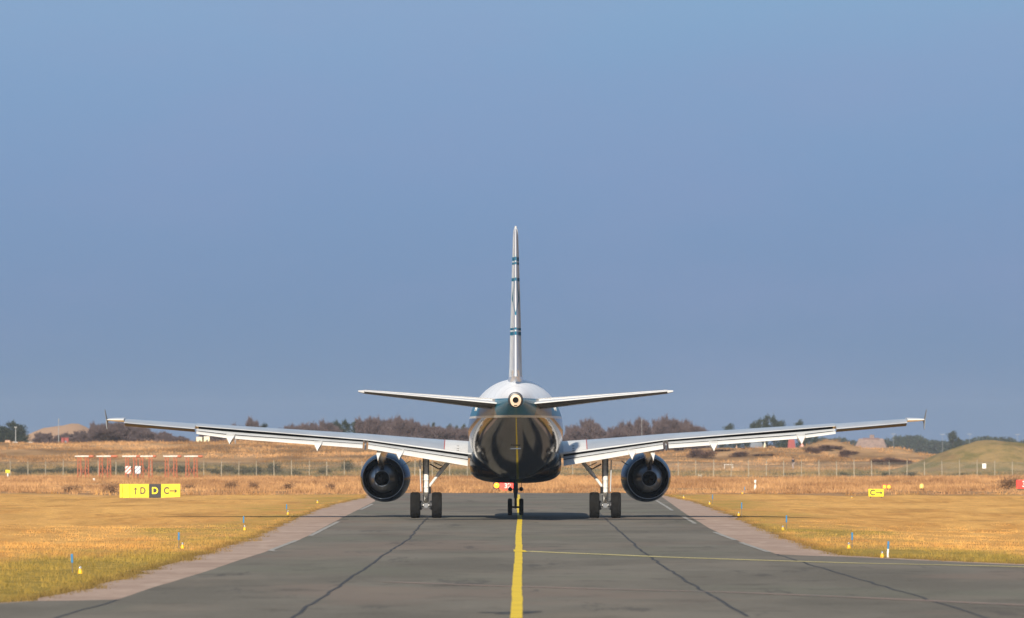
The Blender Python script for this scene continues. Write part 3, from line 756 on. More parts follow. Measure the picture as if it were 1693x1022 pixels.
# thin curved line swinging forward from the trailing edge
tez = t.add(31.95, t.mul(t.math('SUBTRACT', fz, 5.6), (33.3 - 31.95) / 6.16))
u = t.math('DIVIDE', t.math('SUBTRACT', fz, 8.22), 9.60 - 8.22)
bow = t.mul(t.math('MINIMUM', t.mul(u, 2.1), t.math('SUBTRACT', 1.6, t.mul(u, 1.25))), .128)
dd = t.math('ABSOLUTE', t.math('SUBTRACT', t.math('ABSOLUTE', fx), bow))
aft = t.math('LESS_THAN', t.math('SUBTRACT', tez, xa_), 2.2)
ln = t.mul(t.mul(t.math('LESS_THAN', dd, .021), aft), t.between(fz, 8.22, 9.60)); st = t.math('MAXIMUM', st, ln)
t.put(b.inputs['Base Color'], t.mix(st, base, TEAL)); b.inputs['Roughness'].default_value = .28; b.inputs['Coat Weight'].default_value = .4
FT = [(5.2, 24.9, 31.85, .080), (5.75, 25.9, 31.95, .085), (6.2, 26.6, 32.1, .086), (7.65, 27.85, 32.40, .090), (9.7, 29.65, 32.85, .093), (11.3, 31.05, 33.2, .094), (11.62, 31.42, 33.27, .085), (11.74, 31.75, 33.28, .05)]
def fsec(z, f0, f1):
    xl, xt, tc = interp(FT, z); c = xt - xl; out = []
    for x, y in foil(tc, n=24, camber=0):
        x = min(max(x, f0), f1); out.append(A(xl + x * c, y * c, z))
    return out
mb = MB(); mb.loft([fsec(z, 0, .72) for z in (5.2, 5.75, 6.2, 6.9, 7.65, 8.6, 9.7, 10.5, 11.3, 11.62, 11.74)]); fin = mb.build('fin', m_fin, PL, True, angle=40)
mb = MB(); mb.loft([fsec(z, .73, 1) for z in (5.80, 6.2, 6.9, 7.65, 8.6, 9.7, 10.5, 11.3, 11.6)]); mb.build('rudder', m_fin, fin, True, angle=40)
# root fillet of the fin
mb = MB(); rg = []
for z, w_ in ((5.30, .40), (5.62, .34), (5.80, .28), (6.05, .235)):
    rg.append([A(24.6 + (z - 5.5) * 2.2 + 6.5 * q * (1 - .06 * (z - 5.5)), s_ * w_ * math.sin(math.pi * min(1, .04 + q * .96)) ** .6, z) for s_, q in [(1, i / 12) for i in range(13)] + [(-1, i / 12) for i in range(11, 0, -1)]])
mb.loft(rg); mb.build('fin_fillet', m_fin, PL, True)
mb = MB(); mb.tube(A(33.28, 0, 11.66), A(33.50, 0, 11.66), .035, .02, 8); mb.build('tail_light', m_white, fin)

# ================================================================== airfield furniture
m_yp = plain('yellow_board', (.78, .57, .012), .45, 0, .15, 2.2)
m_yp2 = plain('bright_yellow_board', (.84, .68, .012), .45, 0, .14, 2.2)
m_bk = plain('black_board', (.018, .018, .022), .5, 0, .2, 4)
m_org = plain('orange_paint', (.44, .125, .052), .5, 0, .15, 4)
m_rdb = plain('red_board', (.72, .045, .028), .45, 0, .08, 4)
m_wp = plain('white_post', (.78, .76, .70), .55, 0, .06, 5)
m_post = plain('weathered_concrete_post', (.31, .265, .195), .9, 0, .2, 8)
m_blue = plain('blue_reflector', (.02, .165, .35), .4, 0, .15, 9)
m_steel = plain('dark_stake', (.09, .08, .07), .6, 0, .2, 9)
m_lamp = plain('yellow_lamp_body', (.85, .46, .006), .45, 0, .1, 9)
m_glass, t, b = mat('lamp_glass')
b.inputs['Base Color'].default_value = (.50, .54, .62, 1); b.inputs['Roughness'].default_value = .12; b.inputs['Transmission Weight'].default_value = .6

def arrow(mb, c, L, up=False, th=.035):
    """flat arrow in the x-z plane facing -y"""
    x, y, z = c
    pts = [(-L / 2, th / 2), (L * .28, th / 2), (L * .12, L * .24), (L * .19, L * .28), (L / 2, 0), (L * .19, -L * .28), (L * .12, -L * .24), (L * .28, -th / 2), (-L / 2, -th / 2)]
    P = [(x + (-b_ if up else a_), y, z + (a_ if up else b_)) for a_, b_ in pts]
    mb.prism(P, (0, -.008, 0))
def letter(parent, s_, size, loc, m, name='lettering', sx=1.0):
    me = text_mesh(s_, size, .005, .022); o = link(name, me, m, parent)
    o.location = loc; o.rotation_euler = (math.radians(90), 0, 0); o.scale = (sx, 1, 1); return o

# big direction sign on the left
DX = 372.0; k_ = DX / F
def SX(px): return (px - 248.5) * k_
sg_ = empty('taxiway_sign', (WX(248.5, DX), DX, TZ(WX(248.5, DX), DX)))
tag(sg_, 'long yellow and black taxiway direction sign with arrows standing in the left grass', 'sign')
zb, zt = WZ(822, DX) + .02, WZ(798.5, DX)
def panel(px0, px1, m, nm, dy=0.0, rot=0.0):
    mb = MB(); mb.box(((SX(px0) + SX(px1)) / 2, dy, (zb + zt) / 2), (SX(px1) - SX(px0) - .015, .22, zt - zb), Matrix.Rotation(rot, 3, 'Z')); return mb.build(nm, m, sg_, bevel=.012)
panel(198, 203, m_yp, 'end_panel'); panel(203, 215, m_yp2, 'blank_panel', -.01)
p1 = panel(215, 247, m_yp, 'direction_panel'); p2 = panel(247, 266.5, m_bk, 'location_panel', -.006); p3 = panel(266.5, 298.5, m_yp, 'direction_panel')
zc = (zb + zt) / 2
mb = MB(); arrow(mb, (SX(224.5), -.118, zc), .44, True, .065); mb.build('arrow', m_bk, p1)
letter(p1, 'D', .60, (SX(236.5), -.118, zc), m_bk, sx=.82)
letter(p2, 'D', .60, (SX(256.5), -.130, zc), m_yp2, sx=.95)
letter(p3, 'C', .60, (SX(275.5), -.118, zc), m_bk, sx=.82)
mb = MB(); arrow(mb, (SX(287), -.118, zc), .48, False, .065); mb.build('arrow', m_bk, p3)
for px in (201, 212, 231, 257, 275, 292):
    mb = MB(); mb.tube((SX(px), 0, -.02), (SX(px), 0, zb + .02), .03, n=8); mb.build('leg', m_steel, sg_)

# small sign on the right
DX = 377.0; x0 = WX(1448, DX); g0 = TZ(x0, DX)
s2 = empty('taxiway_sign', (x0, DX, 0)); tag(s2, 'small yellow sign with a black letter C and right arrow in the right grass', 'sign')
zb, zt = WZ(821, DX), WZ(808.5, DX)
mb = MB(); mb.box((0, 0, (zb + zt) / 2), (.98, .2, zt - zb)); pb = mb.build('direction_panel', m_yp2, s2, bevel=.02)
letter(pb, 'C', .50, (-.23, -.108, (zb + zt) / 2), m_bk, sx=.95)
mb = MB(); arrow(mb, (.20, -.108, (zb + zt) / 2), .42, False, .06); mb.build('arrow', m_bk, pb)
for q in (-.35, .35):
    mb = MB(); mb.tube((q, 0, g0 - .05), (q, 0, zb + .02), .03, n=8); mb.build('leg', m_steel, s2)

def board(px0, px1, py0, py1, D, m, label, name, txt=None, legs=True, tsz=.4, tx=0, tm=None):
    x = WX((px0 + px1) / 2, D); e_ = empty(name, (x, D, 0)); tag(e_, label, 'sign')
    w_ = (px1 - px0) / F * D; z0, z1 = WZ(py1, D), WZ(py0, D)
    mb = MB(); mb.box((0, 0, (z0 + z1) / 2), (w_, .18, z1 - z0)); p_ = mb.build('panel', m, e_, bevel=.02)
    if txt: letter(p_, txt, tsz, (tx, -.098, (z0 + z1) / 2), tm or m_wp)
    for q in (-w_ * .33, w_ * .33):
        mb = MB(); mb.tube((q, 0, TZ(x, D) - .05), (q, 0, z0 + .02), .035, n=8); mb.build('leg', m_steel, e_)
    return e_
board(1679.5, 1712, 793.5, 808, 425, m_rdb, 'red holding sign with white characters at the right edge of the grass', 'holding_sign', '32', tsz=.60, tx=.02)
board(826, 849, 794, 813, 436, plain('lit_red_board', (.80, .045, .03), .45, 0, .08, 4, emit=1.3), 'red holding sign seen under the airliner belly at the taxiway end', 'holding_sign', '32', tsz=.50, tx=.08)

def guard_light(x, D, zc, r, label, n=2):
    e_ = empty('runway_guard_light', (x, D, 0)); tag(e_, label, 'warning light')
    w_ = r * 2.5 * n
    mb = MB(); mb.box((0, .06, zc), (w_, .12, r * 2.6)); h_ = mb.build('housing', m_bk if n == 1 else m_org, e_, bevel=.02)
    for i in range(n):
        q = (i - (n - 1) / 2) * r * 2.5
        mb = MB(); mb.lathe([(r, -.02), (r, -.05), (r * .7, -.10), (.001, -.12)], 'Y', (q, 0, zc), 18); mb.build('lens', m_amb, e_, True)
        mb = MB(); mb.lathe([(r * 1.08, -.01), (r * 1.12, -.16), (r * 1.05, -.16), (r * 1.02, -.01)], 'Y', (q, 0, zc), 18, cap=False); mb.build('hood', m_org, e_, True)
    mb = MB(); mb.tube((0, .06, TZ(x, D) - .05), (0, .06, zc - r), .04, n=8); mb.build('stand', m_steel, e_)
m_amb = plain('amber_lens', (.85, .36, .02), .3, 0, .1, 9, emit=2.2)
guard_light(WX(821, 437), 437, WZ(802.5, 437), .20, 'single amber warning light beside the red sign under the belly', 1)
guard_light(WX(1465.5, 428), 428, WZ(805, 428), .13, 'pair of orange warning lights just behind the small yellow sign', 2)

# yellow domed marker, right
x = WX(1523.5, 428); e_ = empty('marker_dome', (x, 428, 0)); tag(e_, 'lone pale yellow dome marker in the brown grass on the right', 'marker')
mb = MB(); zc = WZ(804, 428); mb.lathe([(.17, -.15), (.185, -.05), (.17, .08), (.10, .17), (.02, .20)], 'Z', (0, 0, zc), 20); mb.build('dome', plain('pale_yellow_plastic', (.85, .58, .16), .4, 0, .06, 6), e_, True)
mb = MB(); mb.tube((0, 0, TZ(x, 428) - .05), (0, 0, zc - .1), .05, n=8); mb.build('stand', m_steel, e_)
# white markers
x = WX(1248.5, 430); e_ = empty('marker_post', (x, 430, 0)); tag(e_, 'white marker post with a narrow waist in the brown grass right of the airliner', 'marker')
mb = MB(); z0 = WZ(809.5, 430)
mb.lathe([(.07, -.25), (.085, 0), (.095, .10), (.07, .30), (.03, .36)], 'Z', (0, 0, z0), 14); b_ = mb.build('body', m_wp, e_, True)
mb = MB(); mb.lathe([(.03, .35), (.035, .47), (.07, .49), (.085, .60), (.075, .70), (.02, .72)], 'Z', (0, 0, z0), 14); mb.build('head', m_wp, e_, True)
x = WX(155.5, 560); e_ = empty('marker_post', (x, 560, 0)); tag(e_, 'small bent white marker post below the red antenna frames', 'marker')
mb = MB(); z0, z1 = WZ(799, 560), WZ(791, 560); mb.tube((.06, 0, z0 - .3), (.05, 0, (z0 + z1) / 2), .05, .07, 10).tube((.05, 0, (z0 + z1) / 2), (-.03, 0, z1), .10, .11, 10); mb.build('post', m_wp, e_, True)
x = WX(13, 660); e_ = empty('marker_board', (x, 660, 0)); tag(e_, 'little yellow board on a white post before the fence at far left', 'marker')
mb = MB(); z0 = WZ(782, 660); mb.box((0, 0, WZ(779.5, 660)), (.5, .08, .36)); mb.build('panel', m_yp, e_, bevel=.01)
mb = MB(); mb.box((0, .06, (z0 + TZ(x, 660)) / 2), (.14, .06, z0 - TZ(x, 660) + .2)); mb.build('post', m_wp, e_)
x = WX(1157, 640); e_ = empty('marker_stand', (x, 640, 0)); tag(e_, 'small pale two legged stand in the grass just right of the right engine', 'marker')
z0 = WZ(793, 640)
for q in (-.15, .15):
    mb = MB(); mb.box((q, 0, z0 + .2), (.10, .1, .9)); mb.build('leg', m_post, e_)
mb = MB(); mb.box((0, -.07, z0 + .45), (.42, .05, .16)); mb.build('crossbar', m_post, e_)

# taxiway edge lights and blue stakes
def edge_light(px, py, label, sc=1.0):
    x, y = G(px, py); e_ = empty('edge_light', (x, y, TZ(x, y))); tag(e_, label, 'edge light', 'yellow edge lights along the taxiway')
    mb = MB(); mb.lathe([(.075, -.03), (.075, .04), (.07, .06), (.05, .10), (.045, .125)], 'Z', (0, 0, 0), 16); mb.build('lamp_body', m_lamp, e_, True)
    mb = MB(); mb.lathe([(.040, .12), (.045, .135), (.042, .16), (.03, .185), (.004, .19)], 'Z', (0, 0, 0), 16); mb.build('lamp_glass', m_glass, e_, True)
    e_.scale = (sc * .70, sc * .70, sc * .92)
for a in ((133, 949, 'nearest edge light in the green grass at the left'), (302, 907.5, 'second edge light from the near end, left verge'), (404.5, 877, 'left edge light standing on the wing shadow line'), (476, 851, 'fourth edge light from the near end, left verge'), (525, 832, 'farthest edge light on the left verge, near the left engine')):
    edge_light(*a)
for a in ((1458, 922, 'edge light beside the white footed stake at the right'), (1403, 907.5, 'edge light paired with the second nearest blue stake at right'), (1294, 877.5, 'right edge light just below the wing shadow line'), (1221, 853, 'right edge light on the far side of the wing shadow'), (1173, 834, 'second farthest edge light along the right verge'), (1130, 824, 'edge light farthest along the right verge, near the engine'), (1227, 818, 'lone edge light left of the white marker post'), (1408, 821, 'lone edge light left of the small yellow sign')):
    edge_light(*a)
def stake(px, p0, p1, label, white=False, tilt=0.0):
    x, y = G(px, p1); e_ = empty('marker_stake', (x, y, TZ(x, y))); tag(e_, label, 'marker stake', 'blue topped stakes along the taxiway')
    h = (p1 - p0) / F * y; e_.rotation_euler = (0, tilt, 0)
    mb = MB(); mb.box((0, 0, h * .26), (.045 if white else .018, .02, h * .62)); mb.build('stem', m_wp if white else m_steel, e_)
    mb = MB(); mb.box((0, 0, h * .76), (.052, .03, h * .48)); mb.build('reflector', m_blue, e_, bevel=.008)
for a in ((120.5, 916, 947, 'nearest blue topped stake in the green grass at left', False, -.04), (296, 881, 907, 'second nearest blue stake on the left verge'), (403, 854, 877, 'blue stake on the wing shadow line at left'), (474, 834, 851, 'fourth blue stake from the near end at left'),
          (1467, 895, 922, 'blue topped stake with a thick white foot at right', True, .05), (1408.5, 881, 907, 'second nearest blue stake on the right verge'), (1300, 852.5, 877, 'blue stake beyond which the right wing shadow passes'), (1226, 831, 853, 'fourth blue stake from the near end at right'), (1178, 818, 834, 'farthest blue stake on the right verge'), (1231, 806, 818, 'faint blue stake by the lone light left of the white post')):
    stake(*a)

# ---- perimeter fence
FD = 686.0
fe = empty('perimeter_fence', (0, FD, 0)); tag(fe, 'long wire mesh fence on pale posts running across the whole field', 'fence')
sp = 29.05 / F * FD; xa0 = WX(17.5, FD); first = True; proto = None
cols = []
for i in range(-6, 66):
    x = xa0 + i * sp; z = TZ(x, FD); cols.append((x, z))
    mb = MB(); mb.box((0, 0, .92), (.085, .085, 2.0)).tube((0, 0, 1.9), (0, -.22, 2.12), .035, n=5)
    if proto is None: proto = mb.build('post', m_post, fe); o = proto
    else: o = proto.copy(); COL.objects.link(o)
    o.location = (x, 0, z); o.rotation_euler = (0, random.uniform(-.02, .02), random.uniform(-.1, .1)); o.scale = (random.uniform(.8, 1.15), 1, random.uniform(.95, 1.06))
m_wire = plain('galvanised_wire', (.34, .32, .27), .6, .2, .2, 4)
mb = MB()
for (x0, z0), (x1, z1) in zip(cols, cols[1:]):
    for hz, r in ((.25, .008), (1.0, .008), (1.72, .014), (1.82, .01)): mb.tube((x0, -.03, z0 + hz), (x1, -.03, z1 + hz), r, n=3, cap=False)
    for k_ in range(16):
        u = k_ / 16; xx = x0 + (x1 - x0) * u; zz = z0 + (z1 - z0) * u
        mb.tube((xx, -.03, zz + .1), (xx + .42, -.03, zz + 1.74), .0065, n=3, cap=False).tube((xx + .42, -.032, zz + .1), (xx, -.032, zz + 1.74), .0065, n=3, cap=False)
mb.build('wire_mesh', m_wire, fe)
x = WX(1627, FD - .2); e_ = empty('fence_notice', (x, FD - .1, 0)); tag(e_, 'blank white notice fixed on the fence before the green mound', 'notice')
mb = MB(); mb.box((0, 0, WZ(770.5, FD)), (.46, .02, .58)); mb.build('panel', m_wp, e_, bevel=.006)
mb = MB(); mb.box((0, .03, WZ(770.5, FD)), (.5, .03, .06)); mb.build('clip', m_steel, e_)

# ---- localiser antenna: separate aerial frames, red legs and white booms
AD = 640.0
m_boom = plain('weathered_white_boom', (.70, .64, .56), .7, 0, .3, 6)
LOC = [(124, 147, 155.5, (131.5, 144)), (159, 183.5, 195, (167, 180.5)), (202, 225.5, 232, (210.5, 223.5)), (229.5, 253, 259, (234, 249)), (270, 293.5, 300.5, (276, 290)), (304.5, 327.5, 336, (310, 323.5))]
lab = ['leftmost red antenna frame under a white boom', 'second red antenna frame from the left', 'third red antenna frame, left of the striped boards\' middle gap', 'fourth red antenna frame, right of the grey striped board', 'fifth red antenna frame from the left', 'rightmost red antenna frame with a round orange boom end']
for (a, b_, c_, legs), lb in zip(LOC, lab):
    xm = WX((a + c_) / 2, AD); g0 = TZ(xm, AD); X_ = lambda px: WX(px, AD) - xm
    e_ = empty('antenna_frame', (xm, AD, 0)); tag(e_, lb, 'antenna', 'red and white antenna frames before the fence')
    zt = WZ(754.5, AD)
    mb = MB(); mb.tube((X_(a), 0, zt), (X_(b_), 0, zt), .07, .09, 12); bo = mb.build('boom', m_boom, e_, True)
    mb = MB(); mb.lathe([(.11, 0), (.14, .1), (.15, X_(c_) - X_(b_) - .25), (.12, X_(c_) - X_(b_) - .06), (.03, X_(c_) - X_(b_))], 'X', (X_(b_), 0, zt), 12); mb.build('boom_cap', m_org, bo, True)
    for lx in legs:
        mb = MB()
        for q in (-.14, .14): mb.tube((X_(lx) + q * 1.3, q, g0 - .1), (X_(lx) + q, q * .6, zt - .1), .058, n=6)
        nz = 5
        for k_ in range(nz):
            z0 = g0 + (zt - g0 - .1) * k_ / nz; z1 = g0 + (zt - g0 - .1) * (k_ + 1) / nz; s_ = 1 if k_ % 2 else -1
            mb.tube((X_(lx) - s_ * .17, 0, z0), (X_(lx) + s_ * .15, 0, z1), .03, n=5)
        mb.build('leg', m_org, e_)
    mb = MB(); mb.tube((X_(legs[0]), 0, zt - .8), (X_(legs[1]), 0, g0 + .15), .025, n=5).tube((X_(legs[1]), .02, zt - .8), (X_(legs[0]), .02, g0 + .15), .025, n=5); mb.build('cross_brace', m_org, e_)
for px, lb, cols_ in ((212, 'white board with red diagonal stripes among the antenna frames', (.70, .12, .07)), (228, 'pale grey striped board among the antenna frames', (.30, .32, .42))):
    D = 632.0; x = WX(px, D); e_ = empty('striped_board', (x, D, 0)); tag(e_, lb, 'marker board')
    m, t, b = mat('diagonal_stripes'); o_ = t.obj(); sx_, sy_, sz_ = t.sep(o_)
    f_ = t.math('FRACT', t.mul(t.math('SUBTRACT', sx_, sz_), 2.4)); t.put(b.inputs['Base Color'], t.mix(t.math('GREATER_THAN', f_, .58), (.72, .68, .64), cols_)); b.inputs['Roughness'].default_value = .5
    mb = MB(); mb.box((0, 0, WZ(777, D)), (.60, .06, .82)); mb.build('panel', m, e_, bevel=.01)
    mb = MB(); mb.tube((0, .06, TZ(x, D) - .1), (0, .06, WZ(782, D)), .07, n=8); mb.build('post', m_steel, e_)

# ---- small goal and walker beyond the fence
GD = 850.0; x = WX(1204.5, GD); gz = TZ(x, GD); e_ = empty('goal', (x, GD, gz)); tag(e_, 'small white goal frame behind the fence on the right', 'goal')
for q in (-.6, .6):
    mb = MB(); mb.box((q, 0, .42), (.07, .07, .90)); mb.build('post', m_boom, e_)
mb = MB(); mb.box((0, 0, .92), (1.32, .07, .07)); mb.build('crossbar', m_boom, e_)
mb = MB()
for q in (-.6, .6): mb.tube((q, 0, .9), (q * .95, .7, .02), .03, n=5)
mb.tube((-.57, .7, .02), (.57, .7, .02), .03, n=5); mb.build('back_frame', m_wp, e_)

def skin_mesh(name, verts, edges, radii, m, parent, sub=2):
    me = bpy.data.meshes.new(name); me.from_pydata(verts, edges, []); ob = bpy.data.objects.new(name, me); COL.objects.link(ob)
    md = ob.modifiers.new('s', 'SKIN'); ob.modifiers.new('u', 'SUBSURF').levels = sub
    for v_, r in zip(me.skin_vertices[0].data, radii): v_.radius = (r, r)
    me.skin_vertices[0].data[0].use_root = True
    dg = bpy.context.evaluated_depsgraph_get(); nm = bpy.data.meshes.new_from_object(ob.evaluated_get(dg)); bpy.data.objects.remove(ob)
    nm.name = name; nm.polygons.foreach_set('use_smooth', [True] * len(nm.polygons)); return link(name, nm, m, parent)
PD = 850.0; x = WX(1311, PD); e_ = empty('person', (x, PD, TZ(x, PD)), math.radians(40)); tag(e_, 'person in a dark jacket and pale trousers walking beyond the fence', 'person')
sk = plain('skin', (.45, .28, .2), .6); jk = plain('dark_jacket', (.02, .022, .035), .8); tr = plain('pale_trousers', (.42, .33, .30), .9); hr = plain('dark_hair', (.03, .02, .015), .8)
V_ = [(0,0,.95),(0,0,1.2),(0,0,1.42),(0,.01,1.53),(0,.03,1.64),(0,.02,1.74), (.19,0,1.40),(.24,.06,1.13),(.22,.20,.90),(.21,.24,.80),(-.19,0,1.40),(-.24,-.08,1.13),(-.23,-.10,.88),(-.22,-.08,.78),(.09,0,.90),(.10,.16,.50),(.10,.10,.08),(.10,.25,.03),(-.09,0,.90),(-.10,-.05,.48),(-.10,-.30,.12),(-.10,-.22,.03)]
E_ = [(0,1),(1,2),(2,3),(3,4),(4,5),(2,6),(6,7),(7,8),(8,9),(2,10),(10,11),(11,12),(12,13),(0,14),(14,15),(15,16),(16,17),(0,18),(18,19),(19,20),(20,21)]
R_ = [.13,.13,.13,.055,.095,.08,.06,.045,.038,.035,.06,.045,.038,.035,.085,.06,.045,.04,.085,.06,.045,.04]
body = skin_mesh('body', V_, E_, R_, sk, e_)
skin_mesh('jacket', [V_[i] for i in (0,1,2,6,7,8,10,11,12)], [(0,1),(1,2),(2,3),(3,4),(4,5),(2,6),(6,7),(7,8)], [.18,.175,.17,.085,.065,.055,.085,.065,.055], jk, e_)
skin_mesh('trousers', [V_[i] for i in (0,14,15,16,18,19,20)], [(0,1),(1,2),(2,3),(0,4),(4,5),(5,6)], [.16,.11,.085,.07,.11,.085,.07], tr, e_)
mb = MB(); mb.lathe([(.10, 1.62), (.115, 1.70), (.09, 1.79), (.02, 1.82)], 'Z', (0, .01, 0), 12); mb.build('hair', hr, e_, True)

# ================================================================== mound, houses, trees beyond the fence
def hnoise(x, y, s, seed): return float(fbm(np.array([x]), np.array([y]), s, seed, 3)[0])
# green mound on the right
MD = 775.0; mx = WX(1648, MD); R0 = 18.0
n_, mm = 90, 26; Vm = []
for j in range(mm + 1):
    q = j / mm
    for i in range(n_):
        a_ = 2 * math.pi * i / n_; rr = q * R0 * (1 + .05 * math.sin(3 * a_ + 1))
        x, y = mx + rr * math.cos(a_), MD + rr * math.sin(a_) * .9
        pr = (math.cos(math.pi * min(1, q)) * .5 + .5) ** .92
        Vm.append((x, y, 4.72 * pr * (.93 + .14 * hnoise(x, y, 5, 3)) - .25 + (.32 * (hnoise(x, y, 1.8, 8) - .5)) + TZ(x, y) * (1 - pr)))
Fm = [(j * n_ + i, j * n_ + (i + 1) % n_, (j + 1) * n_ + (i + 1) % n_, (j + 1) * n_ + i) for j in range(mm) for i in range(n_)]
m_mnd, t, b = mat('mound_turf')
p = t.pos(); c = t.mix(t.smooth(t.noise(p, .35, 5), .35, .65), (.150, .125, .040), (.30, .205, .085))
c = t.mix(t.smooth(t.noise(t.scale(p, (1, 1, 2)), .22, 3), .52, .68, 0, .7), c, (.22, .135, .06)); t.put(b.inputs['Base Color'], c); b.inputs['Roughness'].default_value = 1
bp = t.new('ShaderNodeBump'); bp.inputs['Strength'].default_value = .8; bp.inputs['Distance'].default_value = .3; t.put(bp.inputs['Height'], t.noise(p, 1.5, 5, .65)); t.l.new(bp.outputs[0], b.inputs['Normal'])
me = bpy.data.meshes.new('mound'); me.from_pydata(Vm, [], Fm); me.update(); me.polygons.foreach_set('use_smooth', [True] * len(me.polygons))
tag(link('mound_hill', me, m_mnd), 'green brown grassed mound behind the fence', kind='structure')
X = mx + rng.normal(0, 6.5, 5000); Y = MD + rng.normal(0, 5.5, 5000)
rr = np.sqrt(((X - mx)) ** 2 + ((Y - MD) / .9) ** 2) / R0; ok = rr < .93; X, Y, rr = X[ok], Y[ok], rr[ok]

# foliage materials
def leafmat(name, c0, c1, rough=.85):
    m, t, b = mat(name); a = t.new('ShaderNodeAttribute', attribute_name='rnd').outputs['Fac']
    t.put(b.inputs['Base Color'], t.mix(a, c0, c1)); b.inputs['Roughness'].default_value = rough; b.inputs['Specular IOR Level'].default_value = .15; return m
m_pine = leafmat('pine_needles', (.022, .034, .024), (.052, .066, .040))
m_bark = plain('bark', (.07, .05, .04), .95, 0, .3, 6)
m_twig = leafmat('bare_twigs', (.080, .058, .060), (.155, .115, .112))
m_scrub = leafmat('purple_scrub', (.075, .045, .040), (.15, .090, .070))
m_gsh = leafmat('dark_shrub_leaves', (.030, .034, .018), (.075, .075, .036))

def tri_cloud(P, L, wd, dirs=None, seed=0):
    """many small triangles at points P"""
    r = np.random.default_rng(seed); n = len(P)
    d = r.normal(size=(n, 3)); d /= np.linalg.norm(d, axis=1)[:, None]
    if dirs is not None: d = d * .55 + dirs; d /= np.linalg.norm(d, axis=1)[:, None]
    s = np.cross(d, r.normal(size=(n, 3))); s /= np.linalg.norm(s, axis=1)[:, None] + 1e-9
    l = L * (.5 + r.random(n))[:, None]
    V = np.stack([P - s * wd * .5, P + s * wd * .5, P + d * l], 1).reshape(-1, 3)
    return V, np.arange(n * 3).reshape(-1, 3), np.repeat(r.random(n), 3)

def pine_meshes(seed, round_=False):
    """unit-height pine: trunk mesh and crown mesh"""
    r = np.random.default_rng(seed); mb = MB()
    ln = r.normal(0, .03)
    mb.tube((0, 0, -.05), (ln, 0, .5), .022, .015, 7).tube((ln, 0, .5), (ln * 1.5, 0, .93), .015, .004, 6)
    pts, dirs = [], []
    nb = 26
    for i in range(nb):
        z = .16 + .80 * (i / nb) ** .9; a_ = r.random() * 6.28
        env = (.30 * (1 - ((z - .38) / .68) ** 2) if round_ else .30 * (1.02 - z) ** .62) * r.uniform(.6, 1.15)
        env = max(env, .04); tip = np.array([ln + env * math.cos(a_), env * math.sin(a_), min(.99, z + r.uniform(-.02, .10))])
        root = np.array([ln, 0, z - .02]); mb.tube(root, tip, .007, .002, 4)
        for k_ in range(4):
            c = root + (tip - root) * (.35 + .22 * k_); n = 26
            q = r.normal(size=(n, 3)) * np.array([.048, .048, .030]); pts.append(c + q); dirs.append(q / .08 + np.array([0, 0, .5]))
    tk = mb.build('trunk', m_bark); tm = tk.data; bpy.data.objects.remove(tk)
    P = np.concatenate(pts); Dv = np.concatenate(dirs)
    V, F_, a = tri_cloud(P, .042, .030, Dv, seed)
    cm = np_mesh('crown', V, F_, a); cm.materials.append(m_pine); return tm, cm

def bare_meshes(seed, lean=.25, wide=.5, twm=None):
    """unit-height leafless tree: forked trunk and a cloud of fine twigs"""
    r = np.random.default_rng(seed); mb = MB(); P, Dv = [], []
    def grow_(p, d, l, rad, lv):
        e = p + d * l
        if rad > .0035: mb.tube(p, e, rad, rad * .62, 5 if lv < 2 else 3, cap=False)
        if lv >= 3:
            n = 15; q = p + (e - p) * r.random((n, 1)) * 1.15 + r.normal(size=(n, 3)) * .018; P.append(q); Dv.append(np.tile(d * .9 + np.array([lean * .5, 0, .35]), (n, 1)))
        if lv == 4: return
        for i in range(4 if lv else 5):
            nd = d * .75 + r.normal(size=3) * np.array([wide, wide, .30]) + np.array([lean * .45, 0, .22]); nd /= np.linalg.norm(nd)
            grow_(p + (e - p) * r.uniform(.55, 1.0), nd, l * r.uniform(.58, .80), rad * .6, lv + 1)
    for i in range(3):
        d = np.array([r.normal(0, .35) + lean * .4, r.normal(0, .35), 1.0]); d /= np.linalg.norm(d)
        grow_(np.array([r.normal(0, .05), r.normal(0, .05), -.03]), d, .30, .018, 0)
    tk = mb.build('trunk', m_bark); tm = tk.data; bpy.data.objects.remove(tk)
    P = np.concatenate(P); Dv = np.concatenate(Dv); s_ = np.percentile(P[:, 2], 98)
    V, F_, a = tri_cloud(P, .075, .0085, Dv, seed); V[:, 2] = np.where(V[:, 2] > 0, V[:, 2] / s_, V[:, 2])
    co = np.empty(len(tm.vertices) * 3, np.float32); tm.vertices.foreach_get('co', co); co = co.reshape(-1, 3); co[:, 2] /= s_; tm.vertices.foreach_set('co', co.ravel())
    cm = np_mesh('crown', V, F_, a); cm.materials.append(twm or m_twig); return tm, cm

def shrub_mesh(seed, m, n=1500):
    r = np.random.default_rng(seed); pts, dv = [], []
    for i in range(9):
        c = np.array([r.uniform(-.38, .38), r.uniform(-.3, .3), r.uniform(.15, .62)]); s_ = r.uniform(.13, .24)
        q = r.normal(size=(n // 9, 3)) * s_ * np.array([1, 1, .8]); k_ = c + q; k_[:, 2] = np.abs(k_[:, 2]); pts.append(k_); dv.append(q / s_ + np.array([0, 0, .6]))
    V, F_, a = tri_cloud(np.concatenate(pts), .14, .035, np.concatenate(dv), seed); me = np_mesh('shrub', V, F_, a); me.materials.append(m); return me

